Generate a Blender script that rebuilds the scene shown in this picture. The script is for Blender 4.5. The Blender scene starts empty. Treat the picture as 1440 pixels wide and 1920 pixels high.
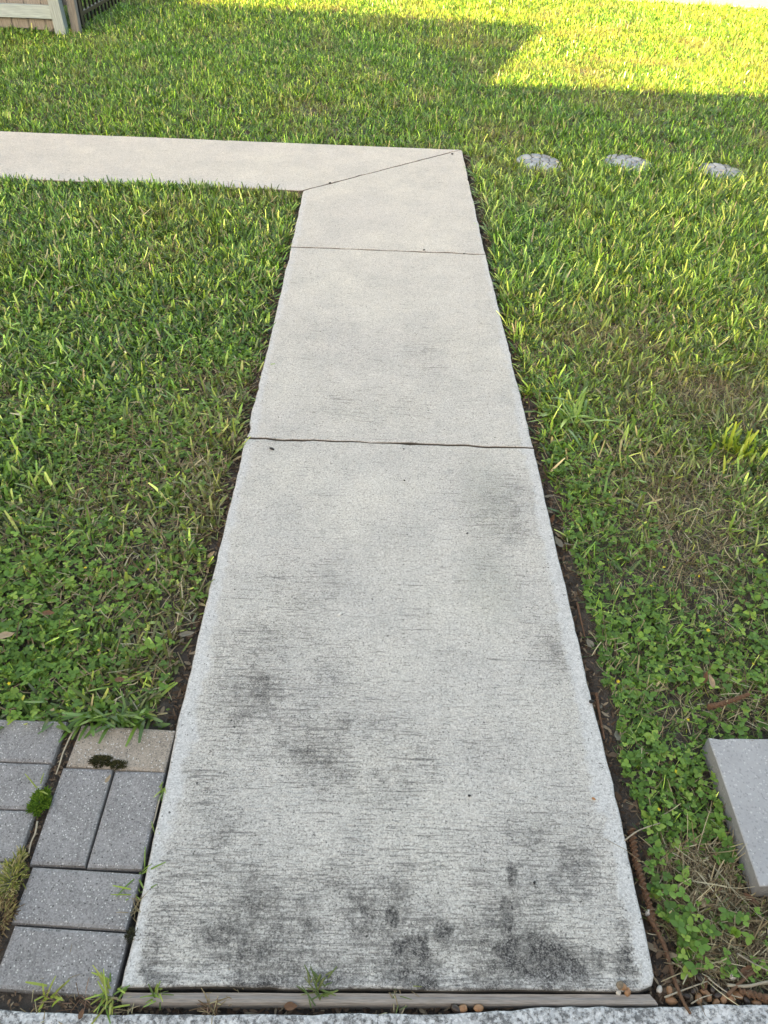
import bpy, bmesh, math, random
import numpy as np
from mathutils import Vector, Matrix, noise as mnoise

random.seed(7)
rng = np.random.default_rng(11)
SC = bpy.context.scene
COL = SC.collection
R = math.radians

# ------------------------------------------------------------------ camera
PITCH, ROLL, YAW, CAM_H, CAM_X, F_PX = 0.737854, 0.048606, 0.027391, 1.492477, -0.056610, 1440.35
FW = Vector((math.sin(YAW)*math.cos(PITCH), math.cos(YAW)*math.cos(PITCH), -math.sin(PITCH)))
_r = Vector((math.cos(YAW), -math.sin(YAW), 0)); _u = _r.cross(FW)
RT = _r*math.cos(ROLL) + _u*math.sin(ROLL)
UP = _u*math.cos(ROLL) - _r*math.sin(ROLL)
cam_data = bpy.data.cameras.new('camera')
cam = bpy.data.objects.new('camera', cam_data)
COL.objects.link(cam)
cam.matrix_world = Matrix(((RT.x, UP.x, -FW.x, CAM_X), (RT.y, UP.y, -FW.y, 0), (RT.z, UP.z, -FW.z, CAM_H), (0, 0, 0, 1)))
cam_data.sensor_fit = 'VERTICAL'; cam_data.sensor_height = 36.0
cam_data.lens = F_PX/1920*36.0
cam_data.clip_start = 0.05; cam_data.clip_end = 1500
SC.camera = cam

def up(px, py, z=0.0):
    """photo pixel -> the point of the level plane z that it shows"""
    d = FW + RT*((px-720)/F_PX) - UP*((py-960)/F_PX)
    t = (z-CAM_H)/d.z
    return Vector((CAM_X, 0, CAM_H)) + d*t

# ------------------------------------------------------------------ sky, sun, exposure
SUN_EL = R(16.0)
SUN_DIR = Vector((0.346, 0.938, 0)).normalized()          # the way the light travels over the ground
world = bpy.data.worlds.new('World'); SC.world = world; world.use_nodes = True
wn = world.node_tree.nodes; wl = world.node_tree.links
sky = wn.new('ShaderNodeTexSky'); sky.sky_type = 'NISHITA'; sky.sun_disc = False
sky.sun_elevation = SUN_EL
sky.sun_rotation = math.atan2(-SUN_DIR.x, -SUN_DIR.y)
sky.air_density = 1.0; sky.dust_density = 2.5; sky.ozone_density = 0.6
wl.new(sky.outputs[0], wn['Background'].inputs['Color'])
wn['Background'].inputs['Strength'].default_value = 0.108
sun_data = bpy.data.lights.new('sun', 'SUN'); sun = bpy.data.objects.new('sun', sun_data); COL.objects.link(sun)
sun_data.energy = 5.0; sun_data.angle = R(0.35); sun_data.color = (1.0, 0.68, 0.35)
_sd = Vector((SUN_DIR.x*math.cos(SUN_EL), SUN_DIR.y*math.cos(SUN_EL), -math.sin(SUN_EL)))
sun.rotation_euler = _sd.to_track_quat('-Z', 'Y').to_euler()
sun.location = (-6, -16, 9)
vs = SC.view_settings
vs.view_transform = 'Standard'; vs.look = 'None'; vs.gamma = 1.0; vs.use_curve_mapping = False
vs.exposure = 2.76
vs.use_white_balance = True; vs.white_balance_temperature = 9100; vs.white_balance_tint = 12
SC.cycles.max_bounces = 8; SC.cycles.transmission_bounces = 6; SC.cycles.diffuse_bounces = 5

# ------------------------------------------------------------------ material helpers
class NT:
    def __init__(s, name):
        s.m = bpy.data.materials.new(name); s.m.use_nodes = True
        s.t = s.m.node_tree; s.n = s.t.nodes; s.bsdf = s.n['Principled BSDF']
    def node(s, kind, **kw):
        n = s.n.new(kind)
        for k, v in kw.items(): setattr(n, k, v)
        return n
    def put(s, sock, v):
        if isinstance(v, bpy.types.NodeSocket): s.t.links.new(v, sock)
        elif v is not None:
            if isinstance(v, (tuple, list)) and len(v) == 3 and sock.type == 'RGBA': v = (*v, 1)
            sock.default_value = v
    def coord(s, scale=(1, 1, 1), which='Object', rot=0):
        c = s.node('ShaderNodeTexCoord'); mp = s.node('ShaderNodeMapping')
        s.t.links.new(c.outputs[which], mp.inputs['Vector']); mp.inputs['Scale'].default_value = scale
        mp.inputs['Rotation'].default_value = (0, 0, rot)
        return mp.outputs[0]
    def noise(s, vec, scale, detail=3, rough=0.5, dist=0):
        n = s.node('ShaderNodeTexNoise'); s.put(n.inputs['Vector'], vec)
        n.inputs['Scale'].default_value = scale; n.inputs['Detail'].default_value = detail
        n.inputs['Roughness'].default_value = rough; n.inputs['Distortion'].default_value = dist
        return n.outputs['Fac']
    def voro(s, vec, scale, out='Color', feature='F1'):
        n = s.node('ShaderNodeTexVoronoi', feature=feature); s.put(n.inputs['Vector'], vec)
        n.inputs['Scale'].default_value = scale
        return n.outputs[out]
    def rng(s, v, a, b, c=0.0, d=1.0, smooth=False):
        n = s.node('ShaderNodeMapRange'); n.clamp = True
        if smooth: n.interpolation_type = 'SMOOTHSTEP'
        for i, x in enumerate((v, a, b, c, d)): s.put(n.inputs[i], x)
        return n.outputs[0]
    def math(s, op, a, b=None, c=None):
        n = s.node('ShaderNodeMath', operation=op)
        for i, x in enumerate((a, b, c)):
            if x is not None: s.put(n.inputs[i], x)
        return n.outputs[0]
    def mix(s, f, a, b, mode='MIX'):
        n = s.node('ShaderNodeMix', data_type='RGBA', blend_type=mode)
        s.put(n.inputs['Factor'], f); s.put(n.inputs['A'], a); s.put(n.inputs['B'], b)
        return n.outputs['Result']
    def bump(s, h, strength, dist, nrm=None):
        n = s.node('ShaderNodeBump'); s.put(n.inputs['Height'], h)
        n.inputs['Strength'].default_value = strength; n.inputs['Distance'].default_value = dist
        if nrm is not None: s.t.links.new(nrm, n.inputs['Normal'])
        return n.outputs[0]
    def sep(s, vec):
        n = s.node('ShaderNodeSeparateXYZ'); s.t.links.new(vec, n.inputs[0]); return n.outputs
    def done(s, col=None, rough=0.8, nrm=None, spec=0.3):
        if col is not None: s.put(s.bsdf.inputs['Base Color'], col)
        s.put(s.bsdf.inputs['Roughness'], rough)
        s.bsdf.inputs['Specular IOR Level'].default_value = spec
        if nrm is not None: s.t.links.new(nrm, s.bsdf.inputs['Normal'])
        return s.m

def blob(n, vec, cx, cy, rx, ry, soft=1.0):
    """round patch of wear: 1 at its middle, 0 outside"""
    mp = n.node('ShaderNodeMapping', vector_type='POINT')
    n.t.links.new(vec, mp.inputs['Vector'])
    mp.inputs['Location'].default_value = (-cx/rx, -cy/ry, 0); mp.inputs['Scale'].default_value = (1/rx, 1/ry, 0)
    ln = n.node('ShaderNodeVectorMath', operation='LENGTH'); n.t.links.new(mp.outputs[0], ln.inputs[0])
    return n.rng(ln.outputs['Value'], 0.15, 1.0, 1.0, 0.0, smooth=True)

def mat_walkway():
    n = NT('broomed_concrete')
    P = n.coord()
    x, y, z = n.sep(P)
    big = n.noise(P, 2.2, 4, 0.55)
    mid = n.noise(P, 9, 5, 0.6)
    col = n.mix(n.rng(big, 0.35, 0.65), (0.54, 0.523, 0.498), (0.60, 0.58, 0.535))
    col = n.mix(n.rng(n.noise(P, 5, 7, 0.75), 0.40, 0.70, 0, 0.6), col, (0.40, 0.40, 0.39))
    fine = n.noise(P, 160, 3, 0.7)
    col = n.mix(n.rng(fine, 0.42, 0.72, 0.0, 0.55), col, (0.25, 0.244, 0.225))
    # broom strokes run across the walk
    warp = n.noise(P, 3.0, 2)
    comb = n.node('ShaderNodeCombineXYZ')
    n.put(comb.inputs[0], n.math('MULTIPLY', x, 9.0))
    n.put(comb.inputs[1], n.math('ADD', n.math('MULTIPLY', y, 150.0), n.math('MULTIPLY', warp, 3.0)))
    streak = n.noise(comb.outputs[0], 1.0, 4, 0.62)
    comb2 = n.node('ShaderNodeCombineXYZ')
    n.put(comb2.inputs[0], n.math('MULTIPLY', x, 34.0)); n.put(comb2.inputs[1], n.math('MULTIPLY', y, 330.0))
    streak2 = n.noise(comb2.outputs[0], 1.0, 3, 0.6)
    # mildew: where it has grown
    patches = None
    for cx, cy, rx, ry, k in STAINS:
        b = n.math('MULTIPLY', blob(n, P, cx, cy, rx, ry), k)
        patches = b if patches is None else n.math('MAXIMUM', patches, b)
    near = n.math('MULTIPLY', n.rng(y, 0.85, 0.42, 0, 1, smooth=True), 0.6)
    blot = n.rng(n.noise(P, 6.5, 6, 0.68), 0.38, 0.68)
    grow = n.math('ADD', n.math('MULTIPLY', n.math('MAXIMUM', patches, near), n.math('ADD', n.math('MULTIPLY', blot, 0.95), 0.3)), n.math('ADD', n.rng(y, 4.2, 0.6, 0.20, 0.37), n.math('MULTIPLY', n.math('ADD', n.noise(P, 3.1, 5, 0.65), -0.5), 0.5)))
    edge = n.math('ABSOLUTE', n.math('ADD', x, -0.004))
    wob = n.math('MULTIPLY', n.math('ADD', n.math('ADD', n.noise(P, 16, 6, 0.72), n.math('MULTIPLY', n.noise(P, 2.7, 2), 0.6)), -0.8), 0.085)
    band = n.math('MULTIPLY', n.rng(n.math('ADD', edge, wob), 0.422, 0.442, 0, 1, smooth=True), n.rng(y, 4.0, 4.3, 1, 0))
    foot = n.rng(n.math('ADD', y, n.math('MULTIPLY', n.math('ADD', n.noise(P, 8, 3), -0.5), 0.09)), 0.462, 0.435, 0, 0.55, smooth=True)
    band_all = n.math('MAXIMUM', band, foot)
    grow_c = n.math('MULTIPLY', grow, n.math('SUBTRACT', 1.0, n.math('MULTIPLY', band, 0.75)))
    # dark strokes: threshold falls as growth rises
    thr = n.math('SUBTRACT', 0.672, n.math('MULTIPLY', grow_c, 0.22))
    d1 = n.rng(n.math('SUBTRACT', streak, thr), 0.0, 0.10)
    d2 = n.rng(n.math('SUBTRACT', streak2, n.math('ADD', thr, 0.0)), 0.0, 0.08)
    pit = n.noise(P, 230, 2, 0.6)
    d3 = n.rng(n.math('SUBTRACT', pit, n.math('ADD', thr, 0.02)), 0.0, 0.06)
    mott = n.noise(P, 24, 8, 0.80)
    d4 = n.math('MULTIPLY', n.rng(n.math('SUBTRACT', mott, n.math('SUBTRACT', 0.70, n.math('MULTIPLY', grow_c, 0.24))), 0.0, 0.07), n.rng(grow_c, 0.3, 0.7))
    d4 = n.math('MULTIPLY', d4, n.rng(streak, 0.36, 0.52, 0.30, 1.0))
    dark = n.math('MAXIMUM', n.math('MAXIMUM', n.math('MULTIPLY', d1, 0.78), n.math('MULTIPLY', d2, 0.72)), n.math('MAXIMUM', n.math('MULTIPLY', d3, 0.75), n.math('MULTIPLY', d4, 0.85)))
    white = n.mix(n.rng(n.noise(P, 45, 4, 0.7), 0.3, 0.75), (0.575, 0.58, 0.58), (0.42, 0.43, 0.44))
    col = n.mix(n.math('MULTIPLY', band_all, 0.72), col, white)
    film = n.math('MULTIPLY', n.rng(grow_c, 0.3, 1.2), 0.08)
    col = n.mix(film, col, (0.17, 0.17, 0.16))
    black = n.math('MULTIPLY', n.rng(grow_c, 0.60, 1.0), n.math('MULTIPLY', n.rng(n.noise(P, 34, 7, 0.78), 0.42, 0.54, 0.0, 0.95), n.rng(n.noise(P, 150, 4, 0.8), 0.44, 0.52, 0.25, 1.0)))
    col = n.mix(black, col, (0.042, 0.041, 0.044))
    green = n.math('MULTIPLY', n.math('MAXIMUM', blob(n, P, 0.30, 1.72, 0.13, 0.30), blob(n, P, 0.27, 1.38, 0.12, 0.25)), 0.22)
    col = n.mix(green, col, (0.20, 0.225, 0.18))
    dark = n.math('MULTIPLY', dark, n.math('SUBTRACT', 1.0, n.math('MULTIPLY', band, 0.35)))
    gap = n.noise(P, 300, 4, 0.85); gap2 = n.noise(P, 95, 4, 0.75)
    dark = n.math('MULTIPLY', dark, n.math('MULTIPLY', n.rng(gap, 0.38, 0.58, 0.40, 1.0), n.rng(gap2, 0.34, 0.52, 0.60, 1.0)))
    white_pts = n.rng(n.noise(P, 260, 3, 0.8), 0.60, 0.72, 0, 0.5)
    col = n.mix(white_pts, col, (0.62, 0.61, 0.585))
    col = n.mix(n.math('MULTIPLY', dark, 1.0), col, (0.035, 0.034, 0.036))
    spots = n.voro(P, 34, 'Distance')
    pick = n.rng(n.noise(P, 13, 2), 0.58, 0.62)
    col = n.mix(n.math('MULTIPLY', n.math('MULTIPLY', n.rng(spots, 0.10, 0.06), pick), 0.85), col, (0.03, 0.03, 0.03))
    grain = n.voro(P, 420, 'Color')
    gs = n.node('ShaderNodeSeparateColor'); n.t.links.new(grain, gs.inputs[0])
    col = n.mix(0.24, col, gs.outputs[0], 'OVERLAY')
    pore = n.voro(P, 150, 'Distance'); pk = n.rng(n.noise(P, 60, 3, 0.7), 0.52, 0.60)
    col = n.mix(n.math('MULTIPLY', n.math('MULTIPLY', n.rng(pore, 0.34, 0.18), pk), 0.8), col, (0.08, 0.078, 0.075))
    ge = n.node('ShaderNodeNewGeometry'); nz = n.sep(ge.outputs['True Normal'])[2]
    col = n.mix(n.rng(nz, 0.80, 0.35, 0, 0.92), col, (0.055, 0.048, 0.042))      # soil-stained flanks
    h = n.math('ADD', n.math('ADD', n.math('MULTIPLY', streak, n.math('SUBTRACT', 1.0, n.math('MULTIPLY', band, 0.8))), n.math('MULTIPLY', fine, 0.25)), n.math('MULTIPLY', dark, -0.5))
    nr = n.bump(h, 0.75, 0.003)
    nr = n.bump(mid, 0.35, 0.012, nr)
    return n.done(col, 0.88, nr, 0.25)

def mat_driveway():
    n = NT('driveway_concrete')
    P = n.coord()
    mid = n.noise(P, 7, 5, 0.65)
    f = n.noise(P, 120, 5, 0.78)
    col = n.mix(n.rng(mid, 0.3, 0.7), (0.56, 0.57, 0.58), (0.45, 0.46, 0.47))
    m = n.rng(n.math('ADD', f, n.math('MULTIPLY', n.noise(P, 13, 4), 0.35)), 0.66, 0.78)
    col = n.mix(n.math('MULTIPLY', m, 0.8), col, (0.07, 0.072, 0.075))
    gs = n.node('ShaderNodeSeparateColor'); n.t.links.new(n.voro(P, 240, 'Color'), gs.inputs[0])
    col = n.mix(0.3, col, gs.outputs[0], 'OVERLAY')
    return n.done(col, 0.88, n.bump(n.math('ADD', f, m), 0.6, 0.003), 0.25)

def mat_paver(name, base, tone):
    n = NT(name)
    P = n.coord()
    oi = n.node('ShaderNodeObjectInfo')
    off = n.node('ShaderNodeVectorMath', operation='ADD')
    n.t.links.new(P, off.inputs[0]); n.put(off.inputs[1], oi.outputs['Location'])
    Q = off.outputs[0]
    c1 = n.node('ShaderNodeSeparateColor'); n.t.links.new(n.voro(Q, 420, 'Color'), c1.inputs[0])
    c2 = n.node('ShaderNodeSeparateColor'); n.t.links.new(n.voro(Q, 250, 'Color'), c2.inputs[0])
    d2 = n.voro(Q, 250, 'Distance')
    col = n.mix(n.rng(n.noise(Q, 14, 6, 0.7), 0.35, 0.65), base, tuple(v*0.66 for v in base))
    col = n.mix(n.rng(c1.outputs[0], 0.0, 1.0, 0.0, 0.55), col, tuple(v*1.5 for v in tone))
    col = n.mix(n.rng(c1.outputs[1], 0.75, 0.9, 0, 0.42), col, (0.08, 0.08, 0.082))
    chip = n.math('MULTIPLY', n.rng(c2.outputs[0], 0.78, 0.86), n.rng(d2, 0.42, 0.25))
    col = n.mix(n.math('MULTIPLY', chip, 0.95), col, (0.60, 0.60, 0.59))
    chip2 = n.math('MULTIPLY', n.rng(c2.outputs[1], 0.93, 0.95), n.rng(d2, 0.5, 0.3))
    col = n.mix(n.math('MULTIPLY', chip2, 0.8), col, (0.05, 0.05, 0.05))
    # darker tone on the chamfers and sides
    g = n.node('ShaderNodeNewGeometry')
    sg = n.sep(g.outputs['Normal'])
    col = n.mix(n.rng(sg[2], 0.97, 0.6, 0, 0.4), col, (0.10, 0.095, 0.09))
    h = n.math('ADD', n.math('MULTIPLY', c1.outputs[0], 0.6), n.math('MULTIPLY', c2.outputs[2], 0.5))
    return n.done(col, 0.9, n.bump(h, 0.5, 0.0025), 0.25)

def mat_slab_grey():
    n = NT('cast_concrete')
    P = n.coord()
    c1 = n.node('ShaderNodeSeparateColor'); n.t.links.new(n.voro(P, 300, 'Color'), c1.inputs[0])
    col = n.mix(n.rng(n.noise(P, 10, 5, 0.6), 0.3, 0.7), (0.375, 0.38, 0.392), (0.30, 0.305, 0.315))
    col = n.mix(n.rng(c1.outputs[0], 0, 1, 0, 0.4), col, (0.40, 0.41, 0.43))
    col = n.mix(n.rng(c1.outputs[1], 0.88, 0.94, 0, 0.35), col, (0.15, 0.15, 0.155))
    col = n.mix(n.rng(c1.outputs[2], 0.95, 0.97, 0, 0.5), col, (0.62, 0.62, 0.62))
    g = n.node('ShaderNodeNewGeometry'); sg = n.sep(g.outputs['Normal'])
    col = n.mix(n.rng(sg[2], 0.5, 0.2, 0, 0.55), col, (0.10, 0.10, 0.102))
    return n.done(col, 0.85, n.bump(n.math('ADD', c1.outputs[0], n.noise(P, 40, 4)), 0.4, 0.002), 0.3)

def mat_soil():
    n = NT('soil')
    P = n.coord()
    a = n.noise(P, 30, 6, 0.7); b = n.noise(P, 140, 4, 0.7)
    col = n.mix(n.rng(a, 0.3, 0.7), (0.060, 0.050, 0.043), (0.135, 0.118, 0.103))
    col = n.mix(n.rng(b, 0.55, 0.75, 0, 0.6), col, (0.16, 0.135, 0.11))
    far = n.rng(n.sep(P)[1], 11.0, 14.0)
    col = n.mix(far, col, (0.10, 0.14, 0.035))
    return n.done(col, 0.95, n.bump(n.math('ADD', n.math('MULTIPLY', a, 1.2), b), 0.9, 0.008), 0.15)

def mat_leafy(name, trans=0.35, rough=0.45, spec=0.35):
    n = NT(name)
    at = n.node('ShaderNodeAttribute', attribute_name='tint')
    n.done(at.outputs['Color'], rough, None, spec)
    tr = n.node('ShaderNodeBsdfTranslucent')
    hs = n.mix(1.0, at.outputs['Color'], (1.25, 1.15, 0.55), 'MULTIPLY')
    n.put(tr.inputs['Color'], hs)
    mx = n.node('ShaderNodeMixShader'); mx.inputs[0].default_value = trans
    n.t.links.new(n.bsdf.outputs[0], mx.inputs[1]); n.t.links.new(tr.outputs[0], mx.inputs[2])
    n.t.links.new(mx.outputs[0], n.n['Material Output'].inputs['Surface'])
    return n.m

def mat_plain(name, col, rough=0.7, var=0.25, scale=40, spec=0.3, bump=0.3, stretch=(1, 1, 1), dist=0.002):
    n = NT(name)
    P = n.coord(stretch)
    f = n.noise(P, scale, 5, 0.65)
    c = n.mix(n.rng(f, 0.3, 0.7), tuple(v*(1-var) for v in col), tuple(min(1, v*(1+var)) for v in col))
    oi = n.node('ShaderNodeObjectInfo')
    c = n.mix(n.rng(oi.outputs['Random'], 0, 1, 0.0, 0.35), c, tuple(v*0.55 for v in col))
    return n.done(c, rough, n.bump(f, bump, dist), spec)

# stains on the first slab: centre x, y, radius x, y, strength (metres)
def st(px, py, rx, ry, k):
    p = up(px, py); return (p.x, p.y, rx, ry, k)
STAINS = [st(520, 1290, .26, .30, .50), st(640, 1400, .22, .18, .52), st(480, 1200, .14, .16, .40),
          st(720, 1440, .16, .14, .46), st(560, 1090, .20, .2, .3), st(940, 980, .16, .22, .42),
          st(1060, 1200, .16, .16, .40), st(1080, 1650, .10, .13, .78), st(1095, 1700, .09, .10, .8),
          st(1040, 1795, .17, .065, 1.5), st(1165, 1800, .07, .05, 1.1), st(775, 1778, .07, .035, 1.3), st(832, 1752, .03, .04, 1.6),
          st(735, 1718, .022, .035, 1.4), st(600, 1740, .14, .06, .6), st(400, 1760, .12, .06, .62), st(950, 1712, .022, .05, 1.3), st(960, 1640, .02, .04, .9),
          st(700, 1830, .2, .03, .8), st(980, 1560, .12, .1, .38), st(400, 1460, .08, .16, .3), st(930, 1390, .1, .12, .3),
          st(1000, 930, .10, .14, .35), st(640, 640, .3, .3, .18), st(830, 660, .22, .4, .22), st(700, 760, .3, .16, .22),
          st(800, 330, .25, .4, .15), st(420, 1560, .1, .1, .35), st(880, 1830, .1, .04, .7)]

M = {}
M['walk'] = mat_walkway(); M['drive'] = mat_driveway()
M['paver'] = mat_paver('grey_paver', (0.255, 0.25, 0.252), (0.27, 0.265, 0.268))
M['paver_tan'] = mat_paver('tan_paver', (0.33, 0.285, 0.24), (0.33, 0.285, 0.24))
M['slab'] = mat_slab_grey(); M['soil'] = mat_soil()
M['grass'] = mat_leafy('grass_blade', 0.24, 0.30, 0.6)
M['clover'] = mat_leafy('clover_leaf', 0.28, 0.5, 0.3)
M['straw'] = mat_leafy('dry_straw', 0.15, 0.8, 0.15)
M['board'] = mat_plain('weathered_board', (0.30, 0.27, 0.245), 0.85, 0.3, 10, 0.2, 0.6, (3, 60, 20))
M['fence'] = mat_plain('weathered_fence', (0.185, 0.19, 0.20), 0.85, 0.5, 6, 0.2, 0.5, (30, 30, 1.5))
M['fence_rail'] = mat_plain('silvered_rail', (0.25, 0.335, 0.395), 0.85, 0.28, 6, 0.2, 0.5, (1.5, 30, 40))
M['post'] = mat_plain('silvered_post', (0.235, 0.305, 0.35), 0.85, 0.28, 6, 0.2, 0.5, (30, 30, 1.5))
M['iron'] = mat_plain('black_iron', (0.012, 0.012, 0.013), 0.5, 0.2, 30, 0.4, 0.1)
M['leaf_grey'] = mat_plain('grey_dead_leaf', (0.20, 0.185, 0.145), 0.75, 0.25, 60, 0.25)
M['leaf_brown'] = mat_plain('brown_dead_leaf', (0.16, 0.085, 0.05), 0.7, 0.3, 60, 0.25)
M['leaf_tan'] = mat_plain('tan_dead_leaf', (0.38, 0.28, 0.18), 0.7, 0.25, 60, 0.25)
M['leaf_orange'] = mat_plain('orange_flake', (0.45, 0.22, 0.10), 0.7, 0.2, 60, 0.25)
M['acorn'] = mat_plain('acorn_shell', (0.33, 0.17, 0.085), 0.35, 0.35, 60, 0.5, 0.1)
M['acorn_dark'] = mat_plain('dark_acorn_shell', (0.04, 0.026, 0.02), 0.3, 0.35, 60, 0.5, 0.1)
M['acorn_pale'] = mat_plain('bleached_acorn', (0.62, 0.58, 0.52), 0.45, 0.15, 60, 0.5, 0.1)
M['cap'] = mat_plain('acorn_cap', (0.20, 0.16, 0.12), 0.85, 0.4, 260, 0.2, 0.8)
M['twig'] = mat_plain('brown_twig', (0.15, 0.082, 0.05), 0.75, 0.35, 120, 0.25, 0.5)
M['stick'] = mat_plain('pale_stick', (0.40, 0.35, 0.27), 0.75, 0.25, 50, 0.25, 0.4)
M['seed'] = mat_plain('black_seed', (0.012, 0.011, 0.012), 0.5, 0.2, 60, 0.4, 0.2)
M['chip'] = mat_plain('white_chip', (0.72, 0.72, 0.70), 0.5, 0.1, 60, 0.4, 0.2)
M['pebble'] = mat_plain('grey_pebble', (0.27, 0.31, 0.36), 0.6, 0.25, 30, 0.35, 0.3)
M['pebble_b'] = mat_plain('pale_pebble', (0.37, 0.41, 0.45), 0.6, 0.2, 30, 0.35, 0.3)
M['mortar'] = mat_plain('mortar', (0.17, 0.18, 0.195), 0.9, 0.25, 60, 0.2, 0.5)
M['road'] = mat_plain('pale_concrete_road', (0.47, 0.43, 0.37), 0.9, 0.12, 8, 0.2, 0.3)
M['moss'] = mat_leafy('moss', 0.15, 0.8, 0.1)
M['flower'] = mat_plain('yellow_petal', (0.70, 0.58, 0.04), 0.6, 0.1, 60, 0.3, 0.1)
M['siding'] = mat_plain('cream_siding', (0.62, 0.55, 0.45), 0.85, 0.06, 5, 0.2, 0.2)
M['roof'] = mat_plain('brown_shingles', (0.12, 0.10, 0.085), 0.9, 0.3, 20, 0.2, 0.5)
M['door'] = mat_plain('white_paint', (0.72, 0.70, 0.66), 0.55, 0.05, 5, 0.3, 0.1)
M['glass'] = mat_plain('dark_glass', (0.03, 0.035, 0.04), 0.08, 0.1, 5, 0.5, 0.0)

# ------------------------------------------------------------------ object helpers
def tag(o, label=None, cat=None, group=None, kind=None):
    if label: o['label'] = label
    if cat: o['category'] = cat
    if group: o['group'] = group
    if kind: o['kind'] = kind
    return o

def link(name, me, mat=None, parent=None):
    o = bpy.data.objects.new(name, me); COL.objects.link(o)
    if mat is not None: me.materials.append(mat)
    if parent is not None: o.parent = parent
    return o

def empty(name, loc=(0, 0, 0), rz=0):
    o = bpy.data.objects.new(name, None); COL.objects.link(o)
    o.empty_display_size = 0.05; o.location = loc; o.rotation_euler = (0, 0, rz)
    return o

def pymesh(name, verts, faces, smooth=False):
    me = bpy.data.meshes.new(name); me.from_pydata([tuple(v) for v in verts], [], faces); me.update()
    if smooth:
        for p in me.polygons: p.use_smooth = True
    return me

def box_mesh(name, sx, sy, sz, bevel=0.0, z0=0.0):
    bm = bmesh.new(); bmesh.ops.create_cube(bm, size=1)
    for v in bm.verts: v.co = Vector((v.co.x*sx, v.co.y*sy, (v.co.z+0.5)*sz + z0))
    if bevel > 0: bmesh.ops.bevel(bm, geom=bm.edges[:], offset=bevel, segments=2, affect='EDGES', profile=0.6)
    me = bpy.data.meshes.new(name); bm.to_mesh(me); bm.free(); return me

def resample(poly, step):
    out = []
    for i in range(len(poly)):
        a, b = poly[i], poly[(i+1) % len(poly)]
        k = max(1, int((b-a).length/step))
        for j in range(k): out.append((a.lerp(b, j/k), i))
    return out

def slab_mesh(name, poly, z=0.0, thick=0.09, rim=None, step=0.025, rough=0.0022, seed=0):
    """a cast slab: uneven outline, rounded arris; rim[i] = arris radius of side i"""
    poly = [Vector((p[0], p[1])) for p in poly]
    cen = sum(poly, Vector((0, 0)))/len(poly)
    pts = resample(poly, step)
    N = len(pts); P2 = [p for p, _ in pts]
    nrm = []
    for i in range(N):
        t = (P2[(i+1) % N]-P2[i-1]).normalized(); nv = Vector((t.y, -t.x))
        nrm.append(nv)
    area = sum(P2[i].cross(P2[(i+1) % N]) for i in range(N))
    if area < 0: nrm = [-v for v in nrm]
    rr = [(rim[s] if rim else 0.008) for _, s in pts]
    out = []
    for i in range(N):
        w = mnoise.noise(Vector((P2[i].x*9+seed, P2[i].y*9, 1.7)))*rough*1.6 + mnoise.noise(Vector((P2[i].x*40+seed, P2[i].y*40, 4.1)))*rough
        chip = mnoise.noise(Vector((P2[i].x*23+seed, P2[i].y*23, 9.3)))
        w -= max(0, chip-0.42)*0.02
        out.append(P2[i] + nrm[i]*w)
    rings = [(0.0, -thick), (0.0, None, 1.0), (0.3, None, 0.3), (1.0, 0.0)]
    verts = []; faces = []
    for k, (ins, zz) in enumerate([(0, -thick), (0, -1.0), (0.12, -0.45), (0.45, -0.1), (1.0, 0.0)]):
        for i in range(N):
            q = out[i] - nrm[i]*(ins*rr[i])
            if k == 0: zc = z-thick
            else: zc = z + zz*rr[i]
            verts.append((q.x, q.y, zc))
    for k in range(4):
        for i in range(N):
            j = (i+1) % N
            f = (k*N+i, k*N+j, (k+1)*N+j, (k+1)*N+i)
            faces.append(f if area > 0 else f[::-1])
    top = list(range(4*N, 5*N)); faces.append(tuple(top if area > 0 else top[::-1]))
    me = pymesh(name, verts, faces)
    for p in me.polygons[:-1]: p.use_smooth = True
    return me

def vnoise(x, y, scale, seed):
    """smooth value noise on numpy arrays, about 0..1"""
    r = np.random.default_rng(seed); G = r.random((256, 256))
    u = x*scale+100.3; v = y*scale+57.7
    i = np.floor(u).astype(int); j = np.floor(v).astype(int); fu = u-i; fv = v-j
    fu = fu*fu*(3-2*fu); fv = fv*fv*(3-2*fv)
    g = lambda a, b: G[a % 256, b % 256]
    return (g(i, j)*(1-fu)+g(i+1, j)*fu)*(1-fv) + (g(i, j+1)*(1-fu)+g(i+1, j+1)*fu)*fv

def fbm(x, y, scale, seed):
    return (vnoise(x, y, scale, seed)*4 + vnoise(x, y, scale*2.1, seed+1)*2 + vnoise(x, y, scale*4.3, seed+2))/7

def ground_z(x, y):
    x = np.asarray(x, float); y = np.asarray(y, float)
    z = -0.034 + (fbm(x, y, 5.0, 21)-0.5)*0.018 + (vnoise(x, y, 1.1, 25)-0.5)*0.014
    # lawn swells a little away from the walk
    z = np.where((np.abs(x) < 0.445) & (y > 0.45) & (y < 4.9), -0.085, z)
    z = np.where((x < -0.3) & (y > 4.18) & (y < 4.9), -0.085, z)
    z = np.where((x < -0.46) & (y < 0.935), np.maximum(z, -0.016), z)
    away = np.clip((np.abs(x)-0.5)/0.5, 0, 1)*np.clip((y-0.95)/0.3, 0, 1)
    far = np.clip((y-5.0)/0.4, 0, 1)
    return z + 0.010*np.maximum(np.where(y < 4.15, away, 0), far)

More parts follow.
